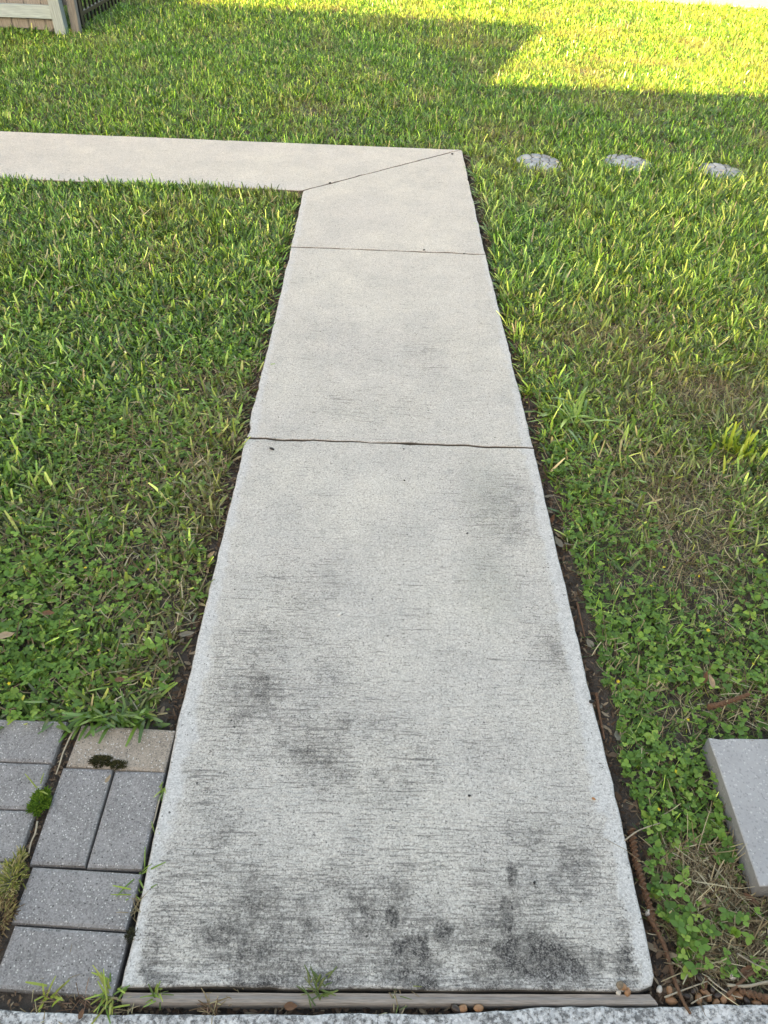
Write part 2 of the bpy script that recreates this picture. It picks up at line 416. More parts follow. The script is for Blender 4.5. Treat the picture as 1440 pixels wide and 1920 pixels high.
# ------------------------------------------------------------------ ground
def build_ground():
    xs = np.concatenate([[-400, -150, -60, -25, -12, -7], np.arange(-5, 5.51, 0.045), [7, 12, 25, 60, 150, 400]])
    ys = np.concatenate([[-400, -150, -60, -25, -12, -5, -2, -0.6], np.arange(0, 5.6, 0.035), np.arange(5.6, 11.6, 0.12), [13, 16, 25, 60, 150, 400]])
    X, Y = np.meshgrid(xs, ys, indexing='ij')
    inner = (np.abs(X) < 5.6) & (Y > -0.1) & (Y < 11.7)
    Z = np.where(inner, ground_z(X, Y) + (rng.random(X.shape)-0.5)*0.004*inner, -0.036)
    Z = np.where(Y < 0.39, np.minimum(Z, -0.02), Z)
    nx, ny = len(xs), len(ys)
    co = np.stack([X, Y, Z], -1).reshape(-1, 3)
    idx = np.arange(nx*ny).reshape(nx, ny)
    q = np.stack([idx[:-1, :-1], idx[1:, :-1], idx[1:, 1:], idx[:-1, 1:]], -1).reshape(-1, 4)
    me = quads('ground', co, q)
    for_smooth(me)
    return link('ground', me, M['soil'])

def for_smooth(me):
    me.polygons.foreach_set('use_smooth', np.ones(len(me.polygons), bool)); me.update()

def quads(name, co, q, col=None):
    me = bpy.data.meshes.new(name)
    me.vertices.add(len(co)); me.vertices.foreach_set('co', np.ascontiguousarray(co, np.float32).ravel())
    k = q.shape[1]
    me.loops.add(q.size); me.loops.foreach_set('vertex_index', np.ascontiguousarray(q, np.int32).ravel())
    me.polygons.add(len(q)); me.polygons.foreach_set('loop_start', np.arange(0, q.size, k, dtype=np.int32))
    me.update(calc_edges=True)
    if col is not None:
        a = me.color_attributes.new('tint', 'FLOAT_COLOR', 'POINT')
        c4 = np.ones((len(co), 4), np.float32); c4[:, :3] = col
        a.data.foreach_set('color', c4.ravel())
    return me

tag(build_ground(), kind='structure')

# ------------------------------------------------------------------ the concrete walk: four slabs
g = 0.0038
def xy(px, py): p = up(px, py); return (p.x, p.y)
walk = tag(empty('path'), kind='structure')
YJ1, YJ2 = 1.972, 3.437
LX0, LX1, LX2, LX3 = -0.455, -0.457, -0.450, -0.455
RX0, RX1, RX2, RX3 = 0.473, 0.468, 0.449, 0.443
YIN, YFAR = 4.150, 4.926
def wavy(a, b, n, amp, seed):
    a = Vector(a); b = Vector(b); t = (b-a).normalized(); nv = Vector((-t.y, t.x)); out = []
    for i in range(n+1):
        w = (mnoise.noise(Vector((i*0.43, seed, 0)))*amp + mnoise.noise(Vector((i*1.1, seed, 5)))*amp*0.4) if 0 < i < n else 0
        out.append(a.lerp(b, i/n) + nv*w)
    return out
J1 = wavy((LX1, YJ1), (RX1, YJ1-0.004), 30, 0.007, 3.3)
J2 = wavy((LX2, YJ2), (RX2, YJ2-0.004), 30, 0.006, 8.8)
JD = wavy((LX3, YIN), (RX3-0.012, YFAR-0.004), 30, 0.003, 5.1)
dn = Vector((0, -g)); upv = Vector((0, g)); dd = Vector((YFAR-YIN, -(RX3-LX3))).normalized()*g
def slab(name, poly, rim, seed): return link('slab', slab_mesh('slab', poly, 0, 0.09, rim, rough=0.0022, seed=seed), M['walk'], walk)
# near slab, with its worn lower right corner
low = [(-0.452, 0.421), (0.30, 0.4265), (0.438, 0.4285), (0.463, 0.436), (0.471, 0.452), (0.474, 0.50)]
p = [Vector(v) for v in low] + [Vector((0.475, 0.71)), Vector((0.470, 1.25))] + [v+dn for v in J1[::-1]] + [Vector((-0.460, 1.25)), Vector((-0.462, 1.0))]
slab('slab', p, [0.006]*5 + [0.007]*3 + [0.004]*30 + [0.007]*8, 1.0)
p = [v+upv for v in J1] + [Vector((0.460, 2.6))] + [v+dn for v in J2[::-1]] + [Vector((-0.451, 2.7))]
slab('slab', p, [0.004]*30 + [0.007]*2 + [0.004]*30 + [0.007]*8, 13.0)
p = [v+upv for v in J2] + [Vector((RX3, YFAR-0.012))] + [v+dd for v in JD[::-1]]
slab('slab', p, [0.004]*30 + [0.007]*2 + [0.004]*30 + [0.007]*8, 27.0)
p = [v-dd for v in JD] + [Vector((-0.96, YFAR+0.002)), Vector((-2.33, YFAR+0.006)), Vector((-4.6, YFAR+0.01)), Vector((-4.6, YIN+0.04)), Vector((-2.05, YIN+0.014))]
slab('slab', p, [0.004]*30 + [0.007]*9, 41.0)

# driveway apron under the photographer
drv = link('driveway', slab_mesh('driveway', [(-4.5, -4.4), (4.5, -4.4), (4.5, 0.428), (0.657, 0.412), (0.47, 0.408), (-0.02, 0.388), (-0.441, 0.384), (-0.645, 0.388), (-4.5, 0.392)], -0.002, 0.1, [0.006]*9, rough=0.003, seed=60), M['drive'])
tag(drv, kind='structure')
# far road
rd = link('road', pymesh('road', [(-30, 11.33, -0.008), (40, 9.70, -0.008), (40, 24, -0.008), (-30, 25, -0.008), (-30, 11.33, -0.1), (40, 9.70, -0.1)], [(0, 1, 2, 3), (4, 5, 1, 0)]), M['road'])
tag(rd, kind='structure')

# ------------------------------------------------------------------ pavers
pav = tag(empty('paved_strip'), kind='structure')
def paver_mesh(sx, sy):
    bm = bmesh.new(); bmesh.ops.create_cube(bm, size=1)
    for v in bm.verts: v.co = Vector((v.co.x*sx, v.co.y*sy, (v.co.z-0.5)*0.06))
    top = [e for e in bm.edges if all(v.co.z > -0.001 for v in e.verts)]
    bmesh.ops.bevel(bm, geom=top, offset=0.0075, segments=2, affect='EDGES', profile=0.55)
    me = bpy.data.meshes.new('paver'); bm.to_mesh(me); bm.free(); return me
pm_long = paver_mesh(0.2095, 0.1015); pm_tall = paver_mesh(0.1065, 0.2020)
pm_tan = pm_long.copy()
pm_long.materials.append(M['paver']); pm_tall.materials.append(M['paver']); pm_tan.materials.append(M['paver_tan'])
def paver(me, x, y, rz=0.0):
    o = bpy.data.objects.new('paver', me); COL.objects.link(o); o.parent = pav
    o.location = (x, y, -0.003 + random.uniform(-0.002, 0.0015)); o.rotation_euler = (random.uniform(-.006, .006), random.uniform(-.006, .006), rz)
    return o
tanp = paver(pm_tan, -0.5675, 0.872, -0.035); tanp['label'] = 'tan paver among grey ones'
paver(pm_tall, -0.6265, 0.7235, -0.006); paver(pm_tall, -0.5175, 0.7195, -0.006)
paver(pm_long, -0.570, 0.5655, -0.045); paver(pm_long, -0.5665, 0.4615, -0.045)
for row in range(5):
    for c in range(5):
        yy = 0.884 - row*0.1025 + random.uniform(-.002, .002)
        paver(pm_long, -0.806 - c*0.209 - (0.004 if row % 2 else 0), yy - c*0.003, -0.012 + random.uniform(-.008, .008))

# ------------------------------------------------------------------ vegetation masks
def in_rot(x, y, cx, cy, r): return (x-cx)**2+(y-cy)**2 < r*r
STONES = [(0.90, 4.815, 0.145), (1.445, 4.86, 0.152), (1.985, 4.775, 0.148)]
SLABQ = (0.700, 0.600, 1.012, 0.912)
def fence_y(x): return 7.66
def bare(x, y):
    """distance-like field: >0 where plants may root"""
    wob = (fbm(x, y, 7.0, 41)-0.5)
    rgt = 0.462 + np.where(y < 2.3, 0.056, 0.028) + wob*0.060 + 0.010*np.clip((1.7-y)/0.3, 0, 1)*np.clip((y-0.60)/0.15, 0, 1)
    lft = -0.458 - np.where(y < 2.3, 0.030, 0.018) - wob*0.055 - 0.03*np.clip((1.35-y)/0.3, 0, 1)
    on_walk = (x > lft) & (x < rgt) & (y < YFAR + 0.02 + wob*0.03)
    branch = (x < 0.4) & (y > YIN - 0.004 - np.abs(wob)*0.01) & (y < YFAR + 0.018 + wob*0.03)
    pv = (x < -0.45) & (y < 0.937 + wob*0.012)
    dr = (y < 0.412) | ((x > 0.47) & (y < 0.455 + wob*0.03))
    sq = (x > SLABQ[0]-0.004) & (x < SLABQ[2]+0.01) & (y > SLABQ[1]-0.01) & (y < SLABQ[3]+0.004)
    stn = np.zeros_like(x, bool)
    for cx, cy, r in STONES: stn |= in_rot(x, y, cx, cy, r*0.88)
    rdm = y > 10.63 - 0.0233*x - 0.01 + wob*0.05
    return ~(on_walk | branch | pv | dr | sq | stn | rdm)

def gau(x, y, px, py, rx, ry):
    c = up(px, py, -0.02); return np.exp(-(((x-c.x)/rx)**2+((y-c.y)/ry)**2))

def scatter(n, x0, x1, y0, y1, wedge=0.75):
    x = rng.uniform(x0, x1, n); y = rng.uniform(y0, y1, n)
    lim_r = 0.60+0.385*y+0.20*np.clip(y/10, 0, 1)+wedge*0.6; lim_l = -(0.60+0.385*y)-wedge*0.6+0.0
    k = (x < lim_r) & (x > lim_l)
    return x[k], y[k]

# where the creeping weed grows thickly, where turf is thin and dry
def weed(x, y):
    w = np.clip((1.55-y)/0.35, 0, 1)*(x > 0)*1.0
    w = np.maximum(w, 0.9*gau(x, y, 1090, 930, .20, .40))
    w = w*(0.45+1.1*fbm(x, y, 4.0, 71))
    w *= 1-0.85*gau(x, y, 1310, 1100, .11, .16)-0.95*gau(x, y, 1260, 940, .20, .22)
    w = np.where(x > 0, w*(1-0.90*np.clip((0.69-y)/0.08, 0, 1)*np.clip((x-0.548)/0.05, 0, 1)), w)
    w = np.where(x > 0, w*(1-0.92*gau(x, y, 1300, 1640, .10, .075)), w)
    w = w*np.where((x > 0.62) & (y > 0.90) & (y < 1.08), 0.30, 1.0)
    lw = 0.95*gau(x, y, 60, 1200, .20, .14)+0.9*gau(x, y, 30, 1300, .13, .07)+0.8*gau(x, y, 250, 830, .22, .25)+0.6*gau(x, y, 60, 850, .2, .2)+0.6*gau(x, y, 150, 1060, .25, .12)
    lw += 0.55*np.clip(fbm(x, y, 3.4, 77)-0.52, 0, 1)*4*(y < 3.2)
    return np.clip(np.where(x > 0, w, lw), 0, 1)
def dry(x, y):
    d = 0.9*gau(x, y, 1260, 930, .22, .26)+0.7*gau(x, y, 1310, 1090, .13, .18)+0.8*gau(x, y, 1400, 1330, .2, .09)+0.85*gau(x, y, 1330, 1650, .13, .09)+0.6*gau(x, y, 1370, 1780, .12, .06)
    d += 0.6*gau(x, y, 400, 980, .10, .45)+0.7*gau(x, y, 300, 1200, .10, .16)+0.45*gau(x, y, 200, 910, .2, .2)+0.5*gau(x, y, 120, 1290, .12, .06)+0.5*gau(x, y, 1200, 700, .25, .4)
    d += 0.9*np.clip(fbm(x, y, 2.3, 91)-0.55, 0, 1)*3
    return np.clip(d, 0, 1)

def ribbons(P, length, width, head, lean, curl, c0, c1, prof, twist=None):
    """curved blades as ribbons; prof = width along the blade"""
    n = len(P); S = len(prof)-1
    hx = np.cos(head); hy = np.sin(head)
    tw = head+np.pi/2 + (0 if twist is None else twist)
    wx = np.cos(tw); wy = np.sin(tw)
    pos = P.copy(); co = np.empty((n, S+1, 2, 3), np.float32); cc = np.empty((n, S+1, 2, 3), np.float32)
    for i in range(S+1):
        s = i/S
        if i:
            th = lean+curl*((i-0.5)/S); st_ = length/S
            pos = pos + np.stack([hx*np.sin(th)*st_, hy*np.sin(th)*st_, np.cos(th)*st_], 1)
        hw = 0.5*width*prof[i]
        off = np.stack([wx*hw, wy*hw, np.zeros(n)], 1)
        co[:, i, 0] = pos-off; co[:, i, 1] = pos+off
        c = c0*(1-s)+c1*s
        cc[:, i, 0] = c; cc[:, i, 1] = c
    base = (np.arange(n)*(S+1)*2)[:, None]
    q = np.concatenate([base+np.array([[2*i, 2*i+1, 2*i+3, 2*i+2]]) for i in range(S)], 1).reshape(-1, 4)
    return co.reshape(-1, 3), q, cc.reshape(-1, 3)

def join(parts):
    cs, qs, ks = [], [], []; o = 0
    for c, q, k in parts: cs.append(c); qs.append(q+o); ks.append(k); o += len(c)
    return np.concatenate(cs), np.concatenate(qs), np.concatenate(ks)

def pick(n, cols, probs):
    cols = np.array(cols); i = rng.choice(len(cols), n, p=np.array(probs)/np.sum(probs))
    return cols[i]*(1+rng.normal(0, 0.13, (n, 1))).clip(0.6, 1.5)

GREENS = [(0.036, 0.096, 0.026), (0.076, 0.185, 0.042), (0.150, 0.315, 0.066), (0.320, 0.510, 0.110), (0.600, 0.720, 0.220), (0.440, 0.385, 0.260)]
def turf(n, x0, x1, y0, y1, dens, ln, wd, prof, probs, lean_m=0.5, per=5):
    x, y = scatter(n, x0, x1, y0, y1)
    k = bare(x, y)
    x, y = x[k], y[k]
    d = dens(x, y); k = rng.random(len(x)) < d
    x, y = x[k], y[k]; m = len(x)
    # blades gather in crowns that fan out along a shared direction
    if per > 1:
        x = np.repeat(x, per); y = np.repeat(y, per); m0 = m; m = len(x)
        fan = np.repeat(rng.uniform(0, 2*np.pi, m0), per); tone = np.repeat(rng.normal(0, 1, m0), per)
        slot = np.tile(np.linspace(-1, 1, per), m0)
        cx = x + np.cos(fan)*slot*0.007 + rng.normal(0, 0.004, m); cy = y + np.sin(fan)*slot*0.007 + rng.normal(0, 0.004, m)
        hd = fan + np.where(slot < 0, np.pi, 0) + rng.normal(0, 0.65, m)
        lean = lean_m*(0.35+0.9*np.abs(slot)) + np.abs(rng.normal(0, 0.22, m))
    else:
        tone = rng.normal(0, 1, m); cx = x; cy = y
        hd = rng.uniform(0, 2*np.pi, m); lean = np.abs(rng.normal(lean_m, 0.34, m))
    tall = 0.62+0.80*fbm(x, y, 3.2, 31)
    L = rng.lognormal(math.log(ln), 0.34, m)*tall; L = np.clip(L, ln*0.35, ln*2.2)
    Wd = wd*rng.uniform(0.6, 1.25, m)
    curl = rng.normal(0.35, 0.5, m)
    z = ground_z(cx, cy)-0.004
    ok = bare(cx, cy)
    c = pick(m, GREENS, probs)*np.exp(tone*0.28)[:, None]*np.where((y > 4.9)[:, None], np.array([[.76, .92, .78]]), np.array([[.88, .98, .98]]))
    hue = (fbm(x, y, 1.2, 35)-0.5)[:, None]; dr = dry(x, y)[:, None]
    c = c*(1+hue*np.array([[0.8, 0.35, 0.1]]))
    c = c*(1-0.5*dr)+0.5*dr*np.array([[.24, .22, .12]])
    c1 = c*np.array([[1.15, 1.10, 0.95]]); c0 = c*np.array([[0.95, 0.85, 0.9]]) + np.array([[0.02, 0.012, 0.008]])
    P = np.stack([cx, cy, z], 1); tw = rng.normal(0, 0.5, m)
    return ribbons(P[ok], L[ok], Wd[ok], hd[ok], lean[ok], curl[ok], c0[ok], c1[ok], prof, tw[ok])

PR4 = [0.7, 1.0, 1.0, 0.55]; PR3 = [0.75, 1.0, 0.55]; PR2 = [1.0, 0.6]
def dn_left(x, y): return np.clip(1-0.50*weed(x, y)-0.50*dry(x, y), 0.08, 1)
def dn_right(x, y):
    return np.clip(1-0.95*weed(x, y)-0.85*dry(x, y), 0.03, 1)*np.clip((y-1.35)/0.5, 0.10, 1)
parts = []
parts.append(turf(15500, -2.6, -0.44, 0.93, 3.0, dn_left, 0.043, 0.0082, PR4, [4, 4, 3.0, 1.9, 1.2, .6], 0.95))
parts.append(turf(15000, -3.2, -0.40, 3.0, 4.2, dn_left, 0.043, 0.0080, PR3, [3.6, 4, 3.0, 2.0, 1.2, .6], 0.85))
parts.append(turf(14500, 0.44, 2.6, 0.95, 3.0, dn_right, 0.042, 0.0070, PR4, [3, 4, 3.0, 2.0, 1.3, .8], 0.75))
parts.append(turf(19000, 0.40, 3.6, 3.0, 5.0, dn_right, 0.048, 0.0075, PR3, [2.6, 4, 3.0, 2.4, 1.6, .6], 0.70))
parts.append(turf(46000, -3.9, 4.3, 4.9, 7.5, lambda x, y: 1-0.35*dry(x, y), 0.036, 0.0068, PR3, [2.6, 4, 3.4, 1.6, .35, .7], 0.65))
parts.append(turf(50000, -4.6, 5.6, 7.5, 10.9, lambda x, y: 1-0.25*dry(x, y), 0.038, 0.0090, PR2, [2.4, 4, 3.4, 2.0, .45, .7], 0.60))
# fine grass and low filler between the coarse blades
def fine(n, x0, x1, y0, y1, dens, ln, wd, probs):
    return turf(n, x0, x1, y0, y1, dens, ln, wd, PR3, probs, 0.8, 1)
parts.append(fine(45000, -3.2, -0.44, 0.93, 4.2, lambda x, y: np.clip(0.5+0.5*dry(x, y), 0, 1), 0.028, 0.0035, [4, 4, 2, .6, .2, .8]))
parts.append(fine(60000, 0.44, 3.4, 0.42, 5.0, lambda x, y: np.clip(0.45+0.55*dry(x, y), 0, 1)*np.clip((y-0.55)/0.5, .15, 1), 0.030, 0.0028, [4, 4, 2, .8, .3, 1.2]))
parts.append(turf(3600, -3.2, -0.47, 4.06, 4.147, lambda x, y: np.ones_like(x), 0.033, 0.0075, PR3, [3, 4, 2.8, 1.7, .8, .5], 0.5))
parts.append(turf(60000, 0.44, 2.6, 0.42, 3.4, lambda x, y: np.clip(dry(x, y)*1.1, 0, 1), 0.034, 0.0018, PR4, [2, 3, 2, 1, .8, 3], 0.9, 1))
parts.append(turf(26000, 0.48, 1.6, 0.42, 1.8, lambda x, y: 0.6*weed(x, y)+.1, 0.036, 0.0019, PR4, [3, 4, 2, 1, .6, 1], 0.7, 1))
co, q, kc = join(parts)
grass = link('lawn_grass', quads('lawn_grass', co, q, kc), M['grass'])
tag(grass, 'coarse green lawn grass growing on both sides of the concrete walk', 'grass', kind='stuff')

# creeping broadleaf weed: leaflets in threes
def weeds():
    x, y = scatter(150000, -2.4, 2.4, 0.42, 3.4, 0.5)
    k = bare(x, y); x, y = x[k], y[k]
    k = rng.random(len(x)) < weed(x, y)**0.9*np.where(y < 1.1, 1.0, 0.8); x, y = x[k], y[k]; n = len(x)
    h = rng.uniform(0.006, 0.038, n)*(0.6+0.8*fbm(x, y, 3, 61))
    z = ground_z(x, y)+h
    c = pick(n, [(0.085, 0.185, 0.040), (0.120, 0.250, 0.050), (0.175, 0.320, 0.062), (0.270, 0.420, 0.090)], [3, 4, 2.6, .9])
    size = rng.lognormal(math.log(.0095), .32, n).clip(.004, .019)*np.clip(.7+.7*fbm(x, y, 6, 63), .6, 1.3)*np.where(y > 1.6, 0.85, 1.0)
    h0 = rng.uniform(0, 2*np.pi, n); tilt = rng.normal(1.25, 0.28, n); out = []
    for a in (0, 2.0, 4.1):
        out.append(ribbons(np.stack([x, y, z], 1), size*rng.uniform(.8, 1.15, n), size*rng.uniform(.65, .9, n), h0+a+rng.normal(0, .2, n), tilt+rng.normal(0, .2, n), rng.normal(0.25, .25, n), c*0.9, c*1.08, [0.18, 0.85, 1.0, 0.72, 0.12]))
    # stems
    k = rng.random(n) < 0.5
    out.append(ribbons(np.stack([x, y, z-h], 1)[k], h[k], np.full(k.sum(), 0.0012), h0[k], np.full(k.sum(), .05), np.full(k.sum(), .1), c[k]*1.1, c[k], [1, 1]))
    co, q, kc = join(out)
    o = link('ground_cover', quads('ground_cover', co, q, kc), M['clover'])
    tag(o, 'creeping broadleaf weed with small rounded leaves in the turf', 'ground cover', kind='stuff')
weeds()

# dry straw and clippings lying in the turf
def thatch():
    out = []
    def add(n, x0, x1, y0, y1, f, ln, wd):
        x, y = scatter(n, x0, x1, y0, y1, .5)
        k = bare(x, y); x, y = x[k], y[k]; k = rng.random(len(x)) < f(x, y); x, y = x[k], y[k]; m = len(x)
        c = pick(m, [(0.30, 0.25, 0.16), (0.20, 0.155, 0.10), (0.42, 0.38, 0.27), (0.12, 0.085, 0.055)], [3, 3, 1.6, 2])
        z = ground_z(x, y)+rng.uniform(0.001, 0.026, m)*np.where(y > .95, 1, .5)
        L = rng.lognormal(math.log(ln), .4, m)
        out.append(ribbons(np.stack([x, y, z], 1), L, wd*rng.uniform(.6, 1.4, m), rng.uniform(0, 6.28, m), rng.normal(1.35, .28, m), rng.normal(.1, .7, m), c, c*1.1, [1, 1, 1, .6], rng.normal(0, .5, m)))
    add(52000, -2.6, -.44, .93, 4.2, lambda x, y: .22+.78*dry(x, y), .034, .0026)
    add(60000, .44, 2.6, .42, 3.2, lambda x, y: .25+.75*dry(x, y), .036, .0019)
    add(9000, .53, 1.3, .42, .70, lambda x, y: np.ones_like(x), .034, .0019)
    add(40000, -4, 5, 4.9, 9.5, lambda x, y: .2+.6*dry(x, y), .035, .0035)
    co, q, kc = join(out)
    o = link('dry_thatch', quads('dry_thatch', co, q, kc), M['straw'])
    tag(o, 'dry tan straw and clippings lying among the grass', 'straw', kind='stuff')
thatch()

# crumbs and leaf bits in the soil strips beside the walk
def litter():
    n = 5200
    y = rng.uniform(0.42, 4.9, n); side = rng.random(n) < 0.5
    x = np.where(side, 0.472+np.abs(rng.normal(0, .035, n)), -0.462-np.abs(rng.normal(0, .035, n)))
    k = ~((~side) & ((y < 0.94) | (y > 4.14))); x, y = x[k], y[k]
    # more round the worn corner and the gaps by the driveway
    m2 = 900; x2 = rng.uniform(.48, .80, m2); y2 = rng.uniform(.415, .60, m2)
    m3 = 700; x3 = rng.uniform(-.95, .5, m3); y3 = np.interp(x3, [-.95, -.44, -.02, .5], [.398, .394, .396, .415])+rng.normal(0, .006, m3)
    m4 = 600; y4 = rng.uniform(.40, .93, m4); x4 = -.690+rng.normal(0, .006, m4)
    m5 = 260; x5 = rng.uniform(.44, .62, m5); y5 = rng.uniform(.414, .47, m5)
    x = np.concatenate([x, x2, x3, x4, x5]); y = np.concatenate([y, y2, y3, y4, y5]); m = len(x)
    z = ground_z(x, y)+rng.uniform(.001, .008, m)
    c = pick(m, [(0.17, 0.12, 0.085), (0.10, 0.065, 0.045), (0.26, 0.21, 0.15), (0.055, 0.042, 0.034)], [3, 3, 1.6, 3])
    L = np.clip(rng.lognormal(math.log(.012), .45, m), .004, .024); L = np.where((x < -.47) & (y < .93), L*.55, L)
    r = ribbons(np.stack([x, y, z], 1), L, L*rng.uniform(.15, .6, m), rng.uniform(0, 6.28, m), rng.normal(1.4, .25, m), rng.normal(.2, .6, m), c, c*1.05, [.5, 1, .3])
    o = link('leaf_litter', quads('leaf_litter', *r), M['straw'])
    tag(o, 'brown crumbs of dead leaf and bark on the soil beside the walk', 'leaf litter', kind='stuff')
litter()

# ------------------------------------------------------------------ single tufts, moss, leaves
def blade_obj(name, loc, specs, mat, prof=PR4):
    """specs: rows of (dx, dy, dz, length, width, heading, lean, curl, r, g, b)"""
    a = np.array(specs, float); P = a[:, :3]
    c = a[:, 8:11]
    me = quads(name, *ribbons(P, a[:, 3], a[:, 4], a[:, 5], a[:, 6], a[:, 7], c*0.9, c*1.12, prof))
    o = link(name, me, mat); o.location = loc
    return o
def tuft_specs(n, spread, ln, wd, lean, curl, cols, h0=None, hs=3.2):
    out = []
    for i in range(n):
        c = random.choice(cols); k = random.uniform(.8, 1.2)
        h = random.uniform(0, 6.28) if h0 is None else h0+random.uniform(-hs, hs)
        out.append((random.gauss(0, spread), random.gauss(0, spread), random.uniform(-.004, .002), ln*random.uniform(.5, 1.3), wd*random.uniform(.7, 1.2), h,
                    max(.05, random.gauss(lean, .3)), random.gauss(curl, .3), c[0]*k, c[1]*k, c[2]*k))
    return out
G1 = [(.10, .20, .03), (.16, .27, .04), (.26, .36, .06)]; G2 = [(.07, .12, .03), (.10, .15, .035), (.14, .17, .05)]
DRYC = [(.30, .24, .15), (.22, .17, .10), (.36, .33, .2)]; BROWN = [(.16, .10, .07), (.24, .15, .11), (.12, .08, .05)]
def gtuft(px, py, n, spread, ln, wd, lean, curl, cols, label, cat='grass tuft', name='grass_tuft', group=None, z=-.008, h0=None, hs=3.2, mat='grass', prof=PR4):
    c = up(px, py, 0); o = blade_obj(name, (c.x, c.y, z), tuft_specs(n, spread, ln, wd, lean, curl, cols, h0, hs), M[mat], prof)
    return tag(o, label, cat, group)
gtuft(303, 1478, 13, .004, .030, .0028, .9, .4, G1, 'small green grass sprig in the joint below the tan paver beside the walk')
gtuft(288, 1556, 6, .003, .026, .003, 1.1, .3, [(.30, .36, .06), (.2, .3, .05)], 'yellowish sprig of few blades in the joint between upright paver and walk')
gtuft(264, 1633, 9, .004, .042, .0032, 1.15, .3, G1, 'spidery green grass sprig at the paver corner beside the walk')
gtuft(257, 1670, 12, .004, .040, .003, 1.15, .3, G1, 'sprig with long side blades between lower paver and walk')
gtuft(255, 1695, 22, .006, .028, .0014, 1.2, .5, DRYC, 'wisp of dry pale stems in the joint between lower paver and walk', mat='straw')
gtuft(206, 1868, 30, .009, .045, .0034, .85, .5, G1+[(.3, .33, .08)], 'big star-shaped grass tuft at the end of the weathered board')
gtuft(92, 1868, 11, .007, .035, .0038, .8, .6, [(.28, .36, .05), (.2, .3, .05), (.3, .25, .12)], 'yellow-green sprig in the gap between bottom paver and driveway')
gtuft(92, 1876, 40, .022, .026, .0014, 1.2, .5, DRYC+BROWN, 'dead brown stems under the yellow-green sprig by the driveway', mat='straw')
gtuft(150, 1874, 40, .03, .03, .0014, 1.3, .5, DRYC+BROWN, 'dead brown stems beside the star-shaped tuft by the driveway', mat='straw')
gtuft(291, 1862, 17, .005, .028, .0026, .8, .5, G1+G2, 'small green tuft sprouting at the left part of the weathered board')
gtuft(392, 1890, 26, .006, .028, .0018, 1.0, .5, BROWN+DRYC, 'dried brown starburst tuft between the board and the driveway', mat='straw')
gtuft(595, 1856, 40, .010, .034, .0026, .75, .6, G2, 'dark olive tuft growing through the gap above the board', h0=1.57, hs=2.0)
gtuft(745, 1862, 22, .012, .028, .0018, 1.1, .4, DRYC+G2, 'dry olive tuft lying over the middle of the board')
gtuft(240, 1884, 16, .008, .024, .0014, 1.2, .4, DRYC, 'few dry stems in the gap below the board end', mat='straw')
gtuft(430, 1860, 10, .014, .022, .0014, 1.3, .3, DRYC, 'few dry stems lying in the gap above the board', mat='straw')
gtuft(75, 1478, 5, .004, .045, .003, .6, .7, [(.26, .34, .06)], 'tall pale sprig rising behind the moss cushion in the paver joint')
# moss cushions
def moss(px, py, n, rx, ry, ln, wd, cols, label, z=-.004):
    c = up(px, py, 0); sp = []
    for i in range(n):
        a = random.uniform(0, 6.28); r = math.sqrt(random.random())
        k = random.uniform(.7, 1.25); cc = random.choice(cols); r *= .65+.45*abs(math.sin(a*2.5+px)); hgt = max(0, 1-r*r)*min(rx, ry)*0.35
        sp.append((math.cos(a)*r*rx*random.uniform(.8, 1.15), math.sin(a)*r*ry, hgt*random.uniform(.2, 1), ln*random.uniform(.5, 1.3), wd, a+random.gauss(0, .7), random.gauss(.8, .4), .4, cc[0]*k, cc[1]*k, cc[2]*k))
    o = blade_obj('moss_clump', (c.x, c.y, z), sp, M['moss'], [1, .9, .5])
    return tag(o, label, 'moss')
moss(74, 1503, 900, .018, .026, .008, .0026, [(.06, .13, .02), (.09, .18, .025), (.13, .22, .03)], 'lush green moss cushion with grass in the joint between grey pavers')
moss(20, 1650, 420, .020, .050, .014, .0024, [(.30, .30, .09), (.22, .24, .07), (.34, .30, .16), (.14, .17, .05)], 'dry yellowish moss filling the joint by the lower pavers')
moss(4, 1715, 260, .018, .035, .016, .002, [(.24, .17, .10), (.15, .10, .06), (.30, .26, .12)], 'brown dead moss at the lower end of the paver joint')
moss(188, 1426, 800, .024, .013, .005, .0014, [(.045, .047, .018), (.065, .06, .025), (.035, .035, .018)], 'dark olive moss patch across the edge of the tan paver')
moss(220, 1433, 420, .019, .010, .005, .0014, [(.045, .047, .018), (.065, .06, .025), (.035, .035, .018)], 'smaller dark moss patch above the dry leaf on the upright pavers')
moss(248, 1752, 120, .012, .010, .006, .002, [(.035, .035, .022), (.05, .05, .03)], 'tiny black moss patch on the walk edge by the lower paver')

# grass spilling over the edge of the pavers
DKG = [(.08, .17, .03), (.10, .21, .035), (.06, .13, .03), (.15, .26, .05)]
for dx, n_, lab in ((-.74, 12, 'broad dark blades drooping over the grey paver beside the tan one'), (-.665, 20, 'broad dark blades spilling over the corner between tan and grey pavers'),
                    (-.60, 22, 'broad green blades drooping over the middle of the tan paver edge'), (-.545, 14, 'green blades leaning over the tan paver beside bare soil')):
    o = blade_obj('grass_tuft', (dx, .950, -.006), tuft_specs(n_, .012, .066, .0072, 1.0, .35, DKG, -1.57, 1.3), M['grass']); tag(o, lab, 'grass tuft')
